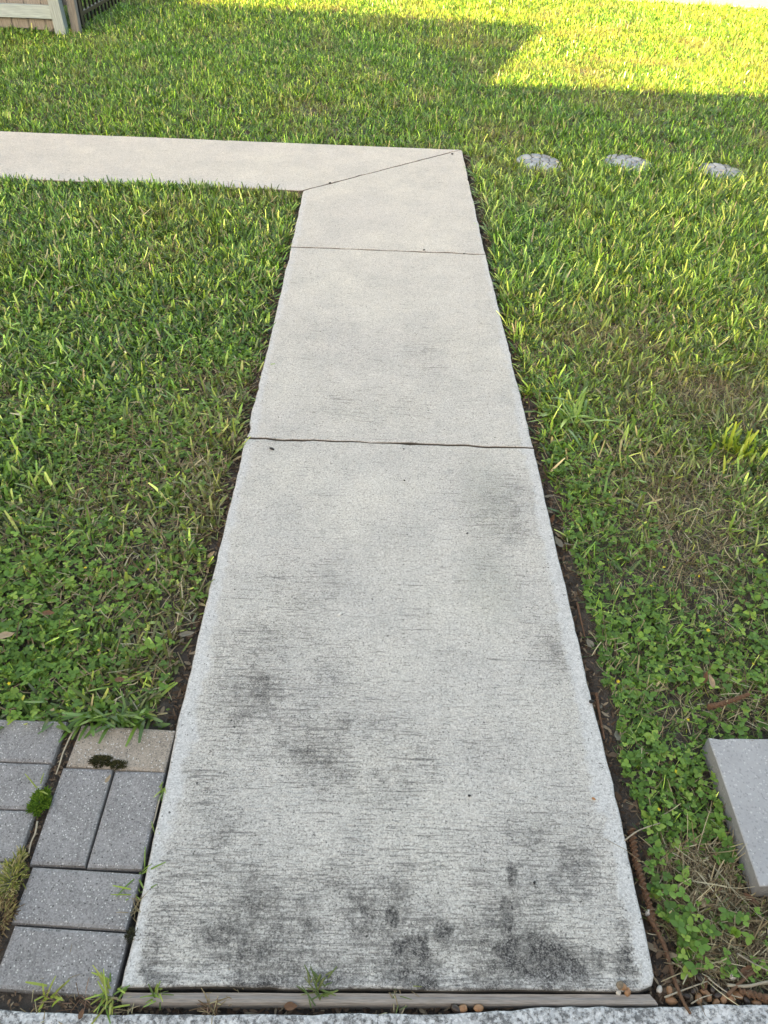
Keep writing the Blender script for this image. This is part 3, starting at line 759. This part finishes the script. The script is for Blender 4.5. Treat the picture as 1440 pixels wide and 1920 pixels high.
# coarse weed grass by the walk, right side
cr = up(1075, 790, -.02)
sp = tuft_specs(17, .026, .135, .0100, .85, .75, [(.22, .37, .07), (.32, .46, .09), (.13, .26, .05)])
o = blade_obj('crabgrass', (cr.x, cr.y, -.01), sp, M['grass'], [.7, 1, 1, .8, .12]); tag(o, 'sprawling crabgrass tuft with long arching blades beside the middle slab', 'grass tuft')
cr = up(1030, 775, -.02)
o = blade_obj('crabgrass', (cr.x, cr.y, -.02), tuft_specs(12, .012, .09, .008, 1.05, .5, [(.2, .32, .05), (.14, .25, .04)], 3.1, 1.2), M['grass'], [.7, 1, 1, .8, .12]); tag(o, 'small crabgrass tuft leaning towards the soil strip and the walk', 'grass tuft')
cr = up(1385, 850, -.02)
sp = []
for s in tuft_specs(90, .042, .075, .0095, .35, .3, [(.42, .50, .085), (.33, .44, .07), (.24, .38, .06)]): sp.append(s)
o = blade_obj('bright_grass_clump', (cr.x, cr.y, -.025), sp, M['grass'], [.7, 1, .95, .5]); tag(o, 'bright yellow-green clump of broad upright blades in the dry turf', 'grass tuft')

# fallen leaves
def leaf_mesh(L, W, curl=.35, fold=.25, tip=1.0):
    nx, ny = 8, 4; v = []; f = []
    for i in range(nx+1):
        s = i/nx; w = W*0.5*(math.sin(math.pi*min(1, s**0.85)))**0.8*(1-.15*s)+.0004
        for j in range(ny+1):
            t = j/ny*2-1
            v.append(((s-.5)*L, t*w, .002+abs(t)*w*fold+curl*L*.25*(2*s-1)**2*(1+.3*t)+.0012*math.sin(9*s+3*t)))
    for i in range(nx):
        for j in range(ny): a = i*(ny+1)+j; f.append((a, a+1, a+ny+2, a+ny+1))
    me = pymesh('fallen_leaf', v, f, True)
    return me
LM = {}
for mk in ('leaf_grey', 'leaf_brown', 'leaf_tan', 'leaf_orange'):
    for k, (L, W, cu, fo) in enumerate(((.040, .016, .25, .3), (.034, .013, .5, .35), (.030, .018, .3, .1))):
        me = leaf_mesh(L, W, cu, fo); me.materials.append(M[mk])
        LM[mk, k] = me
def leaf(x, y, rz, mk, k, s=1.0, z=None, label=None, group=None, tilt=.15):
    o = bpy.data.objects.new('fallen_leaf', LM[mk, k]); COL.objects.link(o)
    if z is None: z = float(ground_z(x, y))+.006
    o.location = (x, y, z); o.rotation_euler = (random.gauss(0, tilt), random.gauss(0, tilt), rz); o.scale = (s, s, s)
    return tag(o, label, 'leaf', group)
def leafp(px, py, rz, mk, k, s, label, z=-.022, **kw):
    c = up(px, py, z); return leaf(c.x, c.y, rz, mk, k, s, z, label, **kw)
leafp(1157, 1380, 1.0, 'leaf_grey', 0, 1.25, 'long grey-green fallen leaf beside the walk at the weed edge')
leafp(1047, 1018, 1.9, 'leaf_grey', 0, 1.15, 'larger of two grey leaves side by side in the soil strip')
leafp(1058, 1000, 1.6, 'leaf_grey', 1, .9, 'narrow grey leaf behind its larger twin in the soil strip')
leafp(1064, 1022, .1, 'leaf_grey', 1, .8, 'short grey leaf pointing into the weed beside two others')
leafp(1030, 932, .2, 'leaf_grey', 1, .95, 'pale grey leaf lying across the soil strip beside the near slab')
leafp(1027, 960, -.5, 'leaf_grey', 1, .9, 'curled grey leaf against the edge of the near slab')
leafp(1106, 1207, 1.9, 'leaf_grey', 2, .95, 'dull grey leaf flat on bare soil halfway along the near slab')
leafp(1318, 1692, .7, 'leaf_tan', 2, 1.0, 'round tan fallen leaf on bare soil below the square slab', z=-.018)
leafp(1342, 1672, .3, 'leaf_brown', 1, .8, 'small red-brown leaf on the soil near the square slab', z=-.018)
leafp(1407, 1686, -.7, 'leaf_brown', 0, .75, 'rust-brown leaf against the front edge of the square slab', z=-.018)
leafp(1333, 1278, 1.7, 'leaf_tan', 0, .9, 'cream dead leaf standing in the creeping weed', z=.006, tilt=.5)
leafp(1322, 1270, 1.2, 'leaf_brown', 1, .9, 'red-brown leaf behind the cream one in the weed', z=.004, tilt=.5)
leafp(10, 1193, .5, 'leaf_tan', 2, 1.35, 'pale khaki broken leaf lying on the left lawn', z=.012)
leafp(92, 1150, -.15, 'leaf_brown', 0, .85, 'small brown leaf lying on the left lawn grass', z=.014)
leafp(351, 1190, .1, 'leaf_grey', 0, 1.0, 'grey leaf reaching from the soil to the left walk edge', z=-.012)
leafp(395, 1040, .9, 'leaf_tan', 1, .8, 'bent tan leaf standing beside the left walk edge', z=-.014, tilt=.5)
leafp(225, 1275, .1, 'leaf_brown', 2, .8, 'dark brown leaf half buried in the grass by the pavers', z=-.002)
leafp(423, 935, .4, 'leaf_brown', 2, .7, 'small brick-brown leaf on the soil at the left walk edge')
leafp(153, 1902, 1.5, 'leaf_brown', 2, .55, 'small reddish leaf lying on the driveway', z=.003)
leafp(545, 1887, .05, 'leaf_brown', 2, .75, 'flat brown leaf wedged between the board and the driveway', z=-.006)
leafp(203, 1462, 1.35, 'leaf_tan', 1, .62, 'dry folded tan leaf tip in the joint between upright pavers', z=.001)
leafp(1113, 1498, -.2, 'leaf_orange', 2, .33, 'tiny orange leaf flake lying on the near slab', z=.002)
leafp(1405, 1820, .2, 'leaf_brown', 0, 1.0, 'brown leaf among the acorns in the corner', z=-.018)
leafp(1320, 1845, 1.1, 'leaf_brown', 1, .8, 'curled brown leaf behind the acorn heap', z=-.016)
leafp(1013, 660, .1, 'leaf_tan', 1, .7, 'pale bleached leaf on the grass beside the middle slab', z=.008)
for i in range(46):
    left = i % 2
    y = random.uniform(1.0, 4.9) if not left else random.uniform(1.05, 4.05)
    x = (0.478 - .012*(y > 2.6)*1 + abs(random.gauss(0, .022))) if not left else -(0.472+abs(random.gauss(0, .022)))
    mk = random.choice(['leaf_grey', 'leaf_grey', 'leaf_brown', 'leaf_tan'])
    leaf(x, y, random.uniform(0, 6.28), mk, random.randrange(3), random.uniform(.5, .95),
         label='small curled dead leaf in the soil strip along the weedy side of the walk' if not left else 'small curled dead leaf in the soil strip along the paver side of the walk',
         group='dead leaves on the weedy side of the walk' if not left else 'dead leaves on the paver side of the walk', tilt=.35)

# ------------------------------------------------------------------ board, square slab, stepping stones
def plank_mesh(name, a, b, w, h, nseg=40, rough=.0015):
    a = Vector(a); b = Vector(b); t = (b-a).normalized(); s = Vector((-t.y, t.x, 0)); v = []; f = []
    prof = [(-.5, -1), (-.5, -.12), (-.40, 0), (-.1, .03), (.15, -.02), (.42, 0), (.5, -.12), (.5, -1)]
    for i in range(nseg+1):
        p = a.lerp(b, i/nseg)
        for k, (u_, h_) in enumerate(prof):
            w_ = w*(1 + mnoise.noise(Vector((i*.31, k*.7, 2)))*.10)
            v.append(p + s*(u_*w_ + (0.25*w*u_ if False else 0)) + Vector((0, 0, h_*h + mnoise.noise(Vector((i*.5, k*1.3, 8)))*rough)) + (t*(-u_*.012 if i == nseg else 0)))
    n = len(prof)
    for i in range(nseg):
        for k in range(n-1): f.append((i*n+k, (i+1)*n+k, (i+1)*n+k+1, i*n+k+1))
    f.append(tuple(range(n))); f.append(tuple(range(nseg*n+n-1, nseg*n-1, -1)))
    me = pymesh(name, v, f); bm = bmesh.new(); bm.from_mesh(me); bmesh.ops.recalc_face_normals(bm, faces=bm.faces[:]); bm.to_mesh(me); bm.free()
    return me
bd = link('wooden_board', plank_mesh('wooden_board', (-.448, .4065, -.006), (.462, .4175, -.006), .0175, .05), M['board'])
tag(bd, 'thin weathered wooden board set in the gap between walk and driveway', 'board')

sq = link('concrete_slab', slab_mesh('concrete_slab', [(0, 0), (.308, .004), (.308, .314), (0, .314)], .022, .05, [.0032]*4, rough=.0010, seed=77), M['slab'])
sq.location = (.702, .600, 0); sq.rotation_euler = (R(.3), R(-.4), 0)
tag(sq, 'square grey cast concrete slab lying on the weedy ground', 'slab')

def voronoi_disc(n, r, seed):
    """irregular flat pebbles that fill a disc"""
    rr = random.Random(seed); pts = []
    while len(pts) < n:
        a = rr.uniform(0, 6.283); d = r*math.sqrt(rr.random())*.94; p = (d*math.cos(a), d*math.sin(a))
        if all((p[0]-q_[0])**2+(p[1]-q_[1])**2 > (r*.30)**2 for q_ in pts) or rr.random() < .004: pts.append(p)
    cells = []
    for i, p in enumerate(pts):
        poly = [(r*.95*math.cos(t*math.pi/14), r*.95*math.sin(t*math.pi/14)) for t in range(28)]
        for j, q_ in enumerate(pts):
            if i == j: continue
            mx, my = (p[0]+q_[0])/2, (p[1]+q_[1])/2; nx, ny = q_[0]-p[0], q_[1]-p[1]; out = []
            for k in range(len(poly)):
                A, B = poly[k], poly[(k+1) % len(poly)]
                da = (A[0]-mx)*nx+(A[1]-my)*ny; db = (B[0]-mx)*nx+(B[1]-my)*ny
                if da <= 0: out.append(A)
                if (da < 0) != (db < 0) and abs(da-db) > 1e-12:
                    t = da/(da-db); out.append((A[0]+(B[0]-A[0])*t, A[1]+(B[1]-A[1])*t))
            poly = out
            if len(poly) < 3: break
        if len(poly) >= 3: cells.append((p, poly))
    return cells
def stone(cx, cy, r, seed, label):
    root = empty('stepping_stone', (cx, cy, -.056)); tag(root, label, 'stepping stone', 'round pebble stepping stones in the lawn')
    root.rotation_euler = (R(random.uniform(0.5, 2.0)), R(random.uniform(-1, 2.5)), random.uniform(0, 6))
    root.rotation_euler = (R(1.0), R(1.2), 0)
    me = slab_mesh('disc', [(r*math.cos(t*math.pi/20), r*math.sin(t*math.pi/20)) for t in range(40)], .036, .05, [.006]*40, step=.02, rough=.001, seed=seed)
    link('disc', me, M['mortar'], root)
    for k, (p, poly) in enumerate(voronoi_disc(19, r, seed)):
        cx_ = sum(a for a, b in poly)/len(poly); cy_ = sum(b for a, b in poly)/len(poly)
        # rounded pebble: shrink corners, dome top
        q_ = [Vector((a, b)) for a, b in poly]; c_ = Vector((cx_, cy_)); m = []
        for i in range(len(q_)):
            m.append(q_[i].lerp(q_[(i+1) % len(q_)], .25)); m.append(q_[i].lerp(q_[(i+1) % len(q_)], .75))
        v = []; f = []; N = len(m); hh = random.uniform(.005, .009)
        for sc, zz in ((.90, .030), (.88, .036+hh*.4), (.74, .036+hh*.85), (.4, .036+hh)):
            for w in m: w2 = c_+(w-c_)*sc; v.append((w2.x, w2.y, zz))
        for k2 in range(3):
            for i in range(N): j = (i+1) % N; f.append((k2*N+i, k2*N+j, (k2+1)*N+j, (k2+1)*N+i))
        f.append(tuple(range(3*N, 4*N)))
        link('pebble', pymesh('pebble', v, f, True), M['pebble' if random.random() < .55 else 'pebble_b'], root)
stone(*STONES[0], 3, 'round pebble-patterned stepping stone standing just off the walk corner')
stone(*STONES[1], 5, 'round pebble-patterned stepping stone between two others in the lawn')
stone(*STONES[2], 9, 'round pebble-patterned stepping stone farthest from the walk, half hidden by grass')

# ------------------------------------------------------------------ acorns, seeds, twigs
def lathe(name, prof, seg=10):
    v = []; f = []; n = len(prof)
    for i in range(seg):
        a = 2*math.pi*i/seg
        for r, z in prof: v.append((r*math.cos(a), r*math.sin(a), z))
    for i in range(seg):
        j = (i+1) % seg
        for k in range(n-1): f.append((i*n+k, j*n+k, j*n+k+1, i*n+k+1))
    return pymesh(name, v, f, True)
NUT = [(.0001, -.0065), (.0035, -.0060), (.0052, -.003), (.0056, .001), (.0047, .005), (.0026, .0078), (.0009, .009), (.0001, .0098)]
CAP = [(.0001, -.0085), (.0032, -.008), (.0058, -.005), (.0064, -.0015), (.0060, -.001), (.0053, -.0012)]
nut_me = {k: lathe('nut', NUT) for k in ('acorn', 'acorn_dark', 'acorn_pale')}
for k, me in nut_me.items(): me.materials.append(M[k])
cap_me = lathe('cap', CAP); cap_me.materials.append(M['cap'])
def acorn(px, py, kind, label, cap=False, z=-.024, s=1.0, group=None):
    z = max(z, -.018); s *= 1.12*(.8 if kind == 'acorn_pale' else 1)
    c = up(px, py, z); o = bpy.data.objects.new('acorn', nut_me[kind]); COL.objects.link(o)
    o.location = (c.x, c.y, z); o.rotation_euler = (random.uniform(1.0, 2.0), random.uniform(-.4, .4), random.uniform(0, 6.28)); o.scale = (s, s, s)
    if cap:
        k = bpy.data.objects.new('cap', cap_me); COL.objects.link(k); k.parent = o
    return tag(o, label, 'acorn', group)
acorn(1159, 1859, 'acorn_pale', 'pale acorn at the edge of the walk above the board', z=-.006)
acorn(1176, 1858, 'acorn', 'orange-brown acorn at the edge of the walk above the board', z=-.006)
acorn(1166, 1849, 'acorn', 'brown capped acorn on the chipped lower edge of the walk', True, z=.003)
acorn(853, 1890, 'acorn_dark', 'dark acorn tucked against the lower side of the board', z=-.008)
acorn(868, 1891, 'acorn', 'brown acorn tucked against the lower side of the board', z=-.008)
acorn(898, 1890, 'acorn', 'light brown acorn by the board, slightly apart from two others', z=-.008)
acorn(1215, 1713, 'acorn_pale', 'bleached white acorn beside the brown scaly twig')
acorn(1257, 1876, 'acorn', 'large orange acorn just past the board end', s=1.15)
acorn(1256, 1858, 'acorn', 'reddish acorn behind the large orange one past the board end')
acorn(1236, 1856, 'acorn_pale', 'pale acorn between the walk corner and the board end')
acorn(1374, 1831, 'acorn_pale', 'bleached white acorn on the straw behind the acorn heap', z=-.016, s=1.1)
acorn(1311, 1832, 'acorn_dark', 'black acorn on the straw behind the acorn heap', z=-.016, s=1.2)
heap = [(1300, 1858), (1322, 1860), (1335, 1857), (1343, 1866), (1355, 1872), (1371, 1874), (1383, 1868), (1392, 1861), (1413, 1866), (1432, 1874), (1310, 1870), (1328, 1872), (1290, 1868), (1400, 1875), (1362, 1862), (1345, 1878), (1275, 1866), (1420, 1880)]
for i, (a, b) in enumerate(heap):
    acorn(a+random.uniform(-2, 2), b+random.uniform(-2, 2), random.choice(['acorn', 'acorn', 'acorn_dark']), 'brown acorn in the heap between the soil corner and the driveway', i % 4 == 0, s=random.uniform(.8, 1.1), group='acorns heaped in the corner by the driveway')

def tube(name, pts, rad, seg=8, scaly=0.0, turns=90.0, taper=.5):
    """a bent stem; scaly > 0 winds raised scales round it"""
    pts = [Vector(p) for p in pts]; fine_ = []
    for i in range(len(pts)-1):
        p0 = pts[max(0, i-1)]; p1 = pts[i]; p2 = pts[i+1]; p3 = pts[min(len(pts)-1, i+2)]
        k = max(2, int((p2-p1).length/(.0018 if scaly else .006)))
        for j in range(k):
            t = j/k
            fine_.append(.5*((2*p1)+(p2-p0)*t+(2*p0-5*p1+4*p2-p3)*t*t+(-p0+3*p1-3*p2+p3)*t**3))
    fine_.append(pts[-1]); v = []; f = []; n = len(fine_); d = 0
    for i, p in enumerate(fine_):
        t = (fine_[min(n-1, i+1)]-fine_[max(0, i-1)]).normalized(); a = t.cross(Vector((0, 0, 1))).normalized(); b = a.cross(t)
        if i: d += (p-fine_[i-1]).length
        r0 = rad*(1-taper*i/n)
        for k in range(seg):
            an = 2*math.pi*k/seg
            r = r0*(1+scaly*(((d*turns+2*k/seg) % 1.0)-.4)) if scaly else r0*(1+.18*mnoise.noise(Vector((d*90, k, 0))))
            v.append(p+a*(math.cos(an)*r)+b*(math.sin(an)*r))
    for i in range(n-1):
        for k in range(seg): j = (k+1) % seg; f.append((i*seg+k, i*seg+j, (i+1)*seg+j, (i+1)*seg+k))
    f.append(tuple(range(seg))[::-1]); f.append(tuple(range((n-1)*seg, n*seg)))
    return pymesh(name, v, f, not scaly)
def stem(name, pix, z, rad, mat, label, cat, scaly=0.0, taper=.5, turns=150):
    pts = []
    for i, p in enumerate(pix):
        zz = p[2] if len(p) > 2 else z
        pts.append(up(p[0], p[1], zz))
    o = link(name, tube(name, pts, rad, 8, scaly, turns, taper), M[mat]); return tag(o, label, cat)
stem('twig', [(1184, 1555), (1192, 1610), (1208, 1665), (1222, 1712), (1232, 1745)], -.016, .0065, 'twig', 'thick brown scaly twig lying along the walk edge', 'twig', .95, .3, 110)
stem('twig', [(1216, 1718), (1232, 1745), (1248, 1780), (1264, 1835), (1280, 1875, -.004), (1294, 1900, .006)], -.014, .0048, 'twig', 'thin reddish twig reaching onto the driveway', 'twig', .3, .5)
stem('twig', [(1328, 1326), (1360, 1318), (1404, 1302)], .010, .0055, 'twig', 'red-brown scaly twig in the grass behind the square slab', 'twig', .95, .3, 110)
stem('twig', [(1385, 1858), (1415, 1866), (1450, 1874), (1480, 1880)], -.012, .0055, 'twig', 'brown scaly twig beside the acorn heap', 'twig', .95, .3, 110)
stem('twig', [(1118, 1300), (1124, 1340), (1133, 1385)], -.02, .004, 'twig', 'slender brown twig along the walk edge by a black seed', 'twig', .4, .5)
stem('twig', [(1082, 1130), (1090, 1165), (1097, 1195)], -.02, .003, 'twig', 'short thin brown stem along the walk edge by the weed', 'twig', .2, .5)
stem('stick', [(1364, 1847), (1400, 1849), (1440, 1841), (1480, 1838)], -.008, .0028, 'stick', 'smooth cream straw lying above the acorn heap', 'stick', 0, .3)
stem('stick', [(1246, 1870), (1290, 1853), (1326, 1840)], -.010, .0017, 'stick', 'thin pinkish stick crossing behind the acorns', 'stick')
stem('stick', [(1296, 1882), (1315, 1871), (1335, 1865)], -.006, .0013, 'stick', 'white curved stem lying on the acorns', 'stick')
stem('stick', [(1328, 1834), (1348, 1850), (1372, 1866), (1392, 1871)], -.008, .0014, 'stick', 'white straw crossing the acorn heap', 'stick')
stem('stick', [(1364, 1866), (1388, 1842), (1416, 1820)], -.008, .0035, 'twig', 'brown flat stick rising over the acorn heap', 'stick')
stem('stick', [(1382, 1788), (1412, 1806), (1440, 1820)], -.012, .002, 'stick', 'grey stick on the straw in the corner', 'stick')
stem('stick', [(1170, 1577), (1198, 1557), (1238, 1543)], -.002, .0016, 'stick', 'pale dry stem bridging the weed and the walk edge', 'stick')
stem('stick', [(143, 1362), (130, 1385), (118, 1412), (112, 1432), (105, 1452)], -.001, .0022, 'stick', 'pale root lying in the joint beside the tan paver', 'stick')
stem('stick', [(301, 1492), (296, 1510), (290, 1535), (284, 1552)], -.004, .0016, 'stick', 'pale runner stem in the joint beside the walk', 'stick')
stem('stick', [(70, 1540), (66, 1562), (58, 1580), (54, 1600)], -.004, .002, 'stick', 'dry looped runner in the joint below the moss', 'stick')

def seed(px, py, L, W, H, rz, mat, label, cat, name, z=0.0015):
    bm = bmesh.new(); bmesh.ops.create_icosphere(bm, subdivisions=2, radius=1)
    for v in bm.verts:
        n_ = mnoise.noise(v.co*1.7+Vector((px, py, 0)))*.25
        v.co = Vector((v.co.x*L*(1+n_), v.co.y*W*(1+n_)*(1-.25*v.co.x), v.co.z*H))
    me = bpy.data.meshes.new(name); bm.to_mesh(me); bm.free()
    for p in me.polygons: p.use_smooth = True
    o = link(name, me, M[mat]); c = up(px, py, z); o.location = (c.x, c.y, z+H*.5); o.rotation_euler = (0, 0, rz)
    return tag(o, label, cat)
seed(510, 842, .0095, .0045, .003, -.45, 'seed', 'black oblong seed pod near the first joint of the walk', 'seed', 'seed')
seed(1109, 1316, .0065, .0045, .003, .1, 'seed', 'black seed on the right edge of the near slab', 'seed', 'seed')
seed(637, 1152, .0075, .0032, .002, .9, 'chip', 'white chip lying on the middle of the near slab', 'chip', 'white_chip')
for px, py, s, lab in [(758, 901, .0035, 'dark crumb on the near slab below the first joint'), (876, 1000, .0035, 'dark crumb on the near slab beside the greenish stain'),
                       (1002, 1655, .0032, 'dark crumb on the near slab beside the black stains'), (880, 1492, .0035, 'dark crumb on the clean middle of the near slab'),
                       (795, 469, .006, 'dark crumb resting against the second joint'), (870, 476, .005, 'dark crumb on the second joint near its end'),
                       (619, 344, .010, 'dark crumb on the diagonal joint'), (848, 289, .008, 'dark crumb at the far end of the diagonal joint'),
                       (757, 842, .003, 'tiny crumb just below the first joint')]:
    seed(px, py, s, s*.75, s*.5, random.uniform(0, 3), 'seed', lab, 'crumb', 'crumb')

# small yellow flowers in the weed
fl_me = None
def flower(px, py, z, s=1.0, label='tiny yellow flower open among the creeping weed leaves', group='yellow flowers in the creeping weed'):
    global fl_me
    if fl_me is None:
        v = [(0, 0, 0)]; f = []
        for k in range(5):
            a = k*1.2566
            for da, r, zz in ((-.5, .0035, .001), (0, .0052, .0022), (.5, .0035, .001)): v.append((r*math.cos(a+da), r*math.sin(a+da), zz))
            b = 1+3*k; f.append((0, b, b+1, b+2))
        fl_me = pymesh('yellow_flower', v, f); fl_me.materials.append(M['flower'])
    o = bpy.data.objects.new('yellow_flower', fl_me); COL.objects.link(o); c = up(px, py, z)
    o.location = (c.x, c.y, z); o.rotation_euler = (random.gauss(0, .4), random.gauss(0, .4), random.uniform(0, 6)); o.scale = (s, s, s)
    tag(o, label, 'flower', group)
for px, py in [(1266, 1446), (1235, 1518), (1159, 1278), (1257, 1256), (1140, 1050), (1245, 1064), (1221, 1099), (1310, 1080), (1412, 1245), (1175, 955), (1290, 1350), (1328, 1182)]:
    flower(px, py, .012, random.uniform(.7, 1.0))
for px, py in [(278, 1068), (185, 1220), (17, 1282), (160, 1065)]:
    flower(px, py, .016, random.uniform(.7, .9), 'tiny yellow flower in the turf above the pavers', 'yellow flowers in the turf above the pavers')

# ------------------------------------------------------------------ fences
FX = -2.80
wf = empty('wooden_fence', (FX, 7.66, -.02)); tag(wf, 'weathered wooden plank fence with silvered rails and end post', 'fence')
plank = box_mesh('plank', .138, .018, 1.80, .002, .012); plank.materials.append(M['fence'])
for i in range(22):
    o = bpy.data.objects.new('plank', plank); COL.objects.link(o); o.parent = wf
    o.location = (-.10-.1435*i, .075+random.uniform(-.002, .002), random.uniform(-.012, .012)); o.rotation_euler = (0, random.gauss(0, .004), 0)
for zc in (.105, .90, 1.55):
    me = box_mesh('rail', 3.1, .04, .098, .004); me.materials.append(M['fence_rail'])
    o = link('rail', me, None, wf); o.location = (-1.62, .043, zc)
for xx in (-.005, -2.44):
    me = box_mesh('post', .092, .092, 1.86, .006); me.materials.append(M['post'])
    o = link('post', me, None, wf); o.location = (xx-.01, .0, 0); o.rotation_euler = (0, R(-2.2 if xx > -1 else 0), 0)
me = box_mesh('post', .07, .07, 1.78, .005); me.materials.append(M['fence'])
o = link('post', me, None, wf); o.location = (.085, .08, -.01); o.rotation_euler = (0, R(.6), 0)
me = box_mesh('rail', .14, .035, .10, .003); me.materials.append(M['fence']); o = link('rail', me, None, wf); o.location = (.03, .105, .20)

mf = empty('metal_fence', (-2.712, 7.84, -.02)); tag(mf, 'black metal picket fence running back from the wooden fence', 'fence')
mf.rotation_euler = (0, 0, R(-2.4))
me = box_mesh('post', .055, .055, 1.55, .003); me.materials.append(M['iron'])
for k in range(4):
    o = bpy.data.objects.new('post', me); COL.objects.link(o); o.parent = mf; o.location = (0, .02+k*1.82, 0)
me = box_mesh('rail', .028, 5.5, .03, .002); me.materials.append(M['iron'])
for zc in (.10, .25, 1.30, 1.42):
    o = bpy.data.objects.new('rail', me); COL.objects.link(o); o.parent = mf; o.location = (0, 2.78, zc)
me = box_mesh('picket', .017, .017, 1.42, .0015, .04); me.materials.append(M['iron'])
for k in range(54):
    if k % 18 == 0: continue
    o = bpy.data.objects.new('picket', me); COL.objects.link(o); o.parent = mf; o.location = (0, .02+k*.1011, 0)

# ------------------------------------------------------------------ unseen house behind the photographer, invented and shaped so its shade covers the walk
def house():
    root = empty('house', (0, -4, -.03)); tag(root, 'unseen cream sided house with garage wing, invented to shade the walk', 'house')
    def at(p, h): return p - SUN_DIR*(h/math.tan(SUN_EL))
    H1, H2 = 3.15, 5.7
    e1 = at(Vector((.714, 6.533, 0)), H1); e2 = at(Vector((1.594, 8.92, 0)), H2+.03)
    y1, y2, xc = e1.y, e2.y, e2.x
    def part(name, x0, x1, ya, yb, z0, z1, mat, parent=root):
        me = box_mesh(name, x1-x0, yb-ya, z1-z0); me.materials.append(M[mat])
        o = link(name, me, None, parent); o.location = ((x0+x1)/2, (ya+yb)/2+4, z0+.03)
        if parent is not root: o.location = o.location - parent.location
        return o
    # garage wing: wall face half a metre under its eave
    part('wall', -7.5, 9.5, y2+.05, y1-.55, -.03, H1-.22, 'siding')
    def roof(name, x0, x1, yf, yb, ze, rise):
        ym = (yf+yb)/2; hp = (yf-yb)/2
        v = [(x0, yf, ze), (x1, yf, ze), (x1-hp, ym, ze+rise), (x0+hp, ym, ze+rise), (x1, yb, ze), (x0, yb, ze), (x0, yf, ze-.2), (x1, yf, ze-.2), (x1, yb, ze-.2), (x0, yb, ze-.2)]
        f = [(0, 1, 2, 3), (3, 2, 4, 5), (6, 7, 1, 0), (9, 5, 4, 8), (6, 0, 3, 5, 9), (7, 8, 4, 2, 1), (6, 9, 8, 7)]
        o = link(name, pymesh(name, [(a, b+4, c+.03) for a, b, c in v], f), M['roof'], root); return o
    roof('roof', -8, 10, y1, y2-1.5, H1, 0.55)
    # two-storey part with end wall splayed to throw the slanting edge of the shade
    pl = [(-16, y2), (xc, y2), (xc-8*.42, y2-8), (-16, y2-8)]
    v = [(a, b+4, z) for z in (0, H2) for a, b in pl]
    link('wall', pymesh('wall', v, [(0, 3, 2, 1), (4, 5, 6, 7), (0, 1, 5, 4), (1, 2, 6, 5), (2, 3, 7, 6), (3, 0, 4, 7)]), M['siding'], root)
    v = [(a, b+4, z) for z in (H2+.004, H2+.05) for a, b in pl] + [(-12, y2-4+4, H2+1.4), (xc-5.5, y2-4+4, H2+1.4)]
    link('roof', pymesh('roof', v, [(0, 3, 2, 1), (0, 1, 5, 4), (1, 2, 6, 5), (2, 3, 7, 6), (3, 0, 4, 7), (4, 5, 9, 8), (5, 6, 9), (6, 7, 8, 9), (7, 4, 8)]), M['roof'], root)
    for (xa, xb) in ((-3.6, 1.3), (2.0, 6.9)):
        d = part('garage_door', xa, xb, y1-.56, y1-.50, 0, 2.25, 'door')
        for k in range(4): part('panel', xa+.06, xb-.06, y1-.50, y1-.485, .05+k*.55, .55+k*.55, 'door', d)
    for xa in (-14, -10.5, -6.6):
        w = part('window', xa, xa+1.3, y2-.02, y2+.05, 4.0, 5.3, 'door'); part('pane', xa+.08, xa+1.22, y2+.05, y2+.06, 4.08, 5.22, 'glass', w)
house()
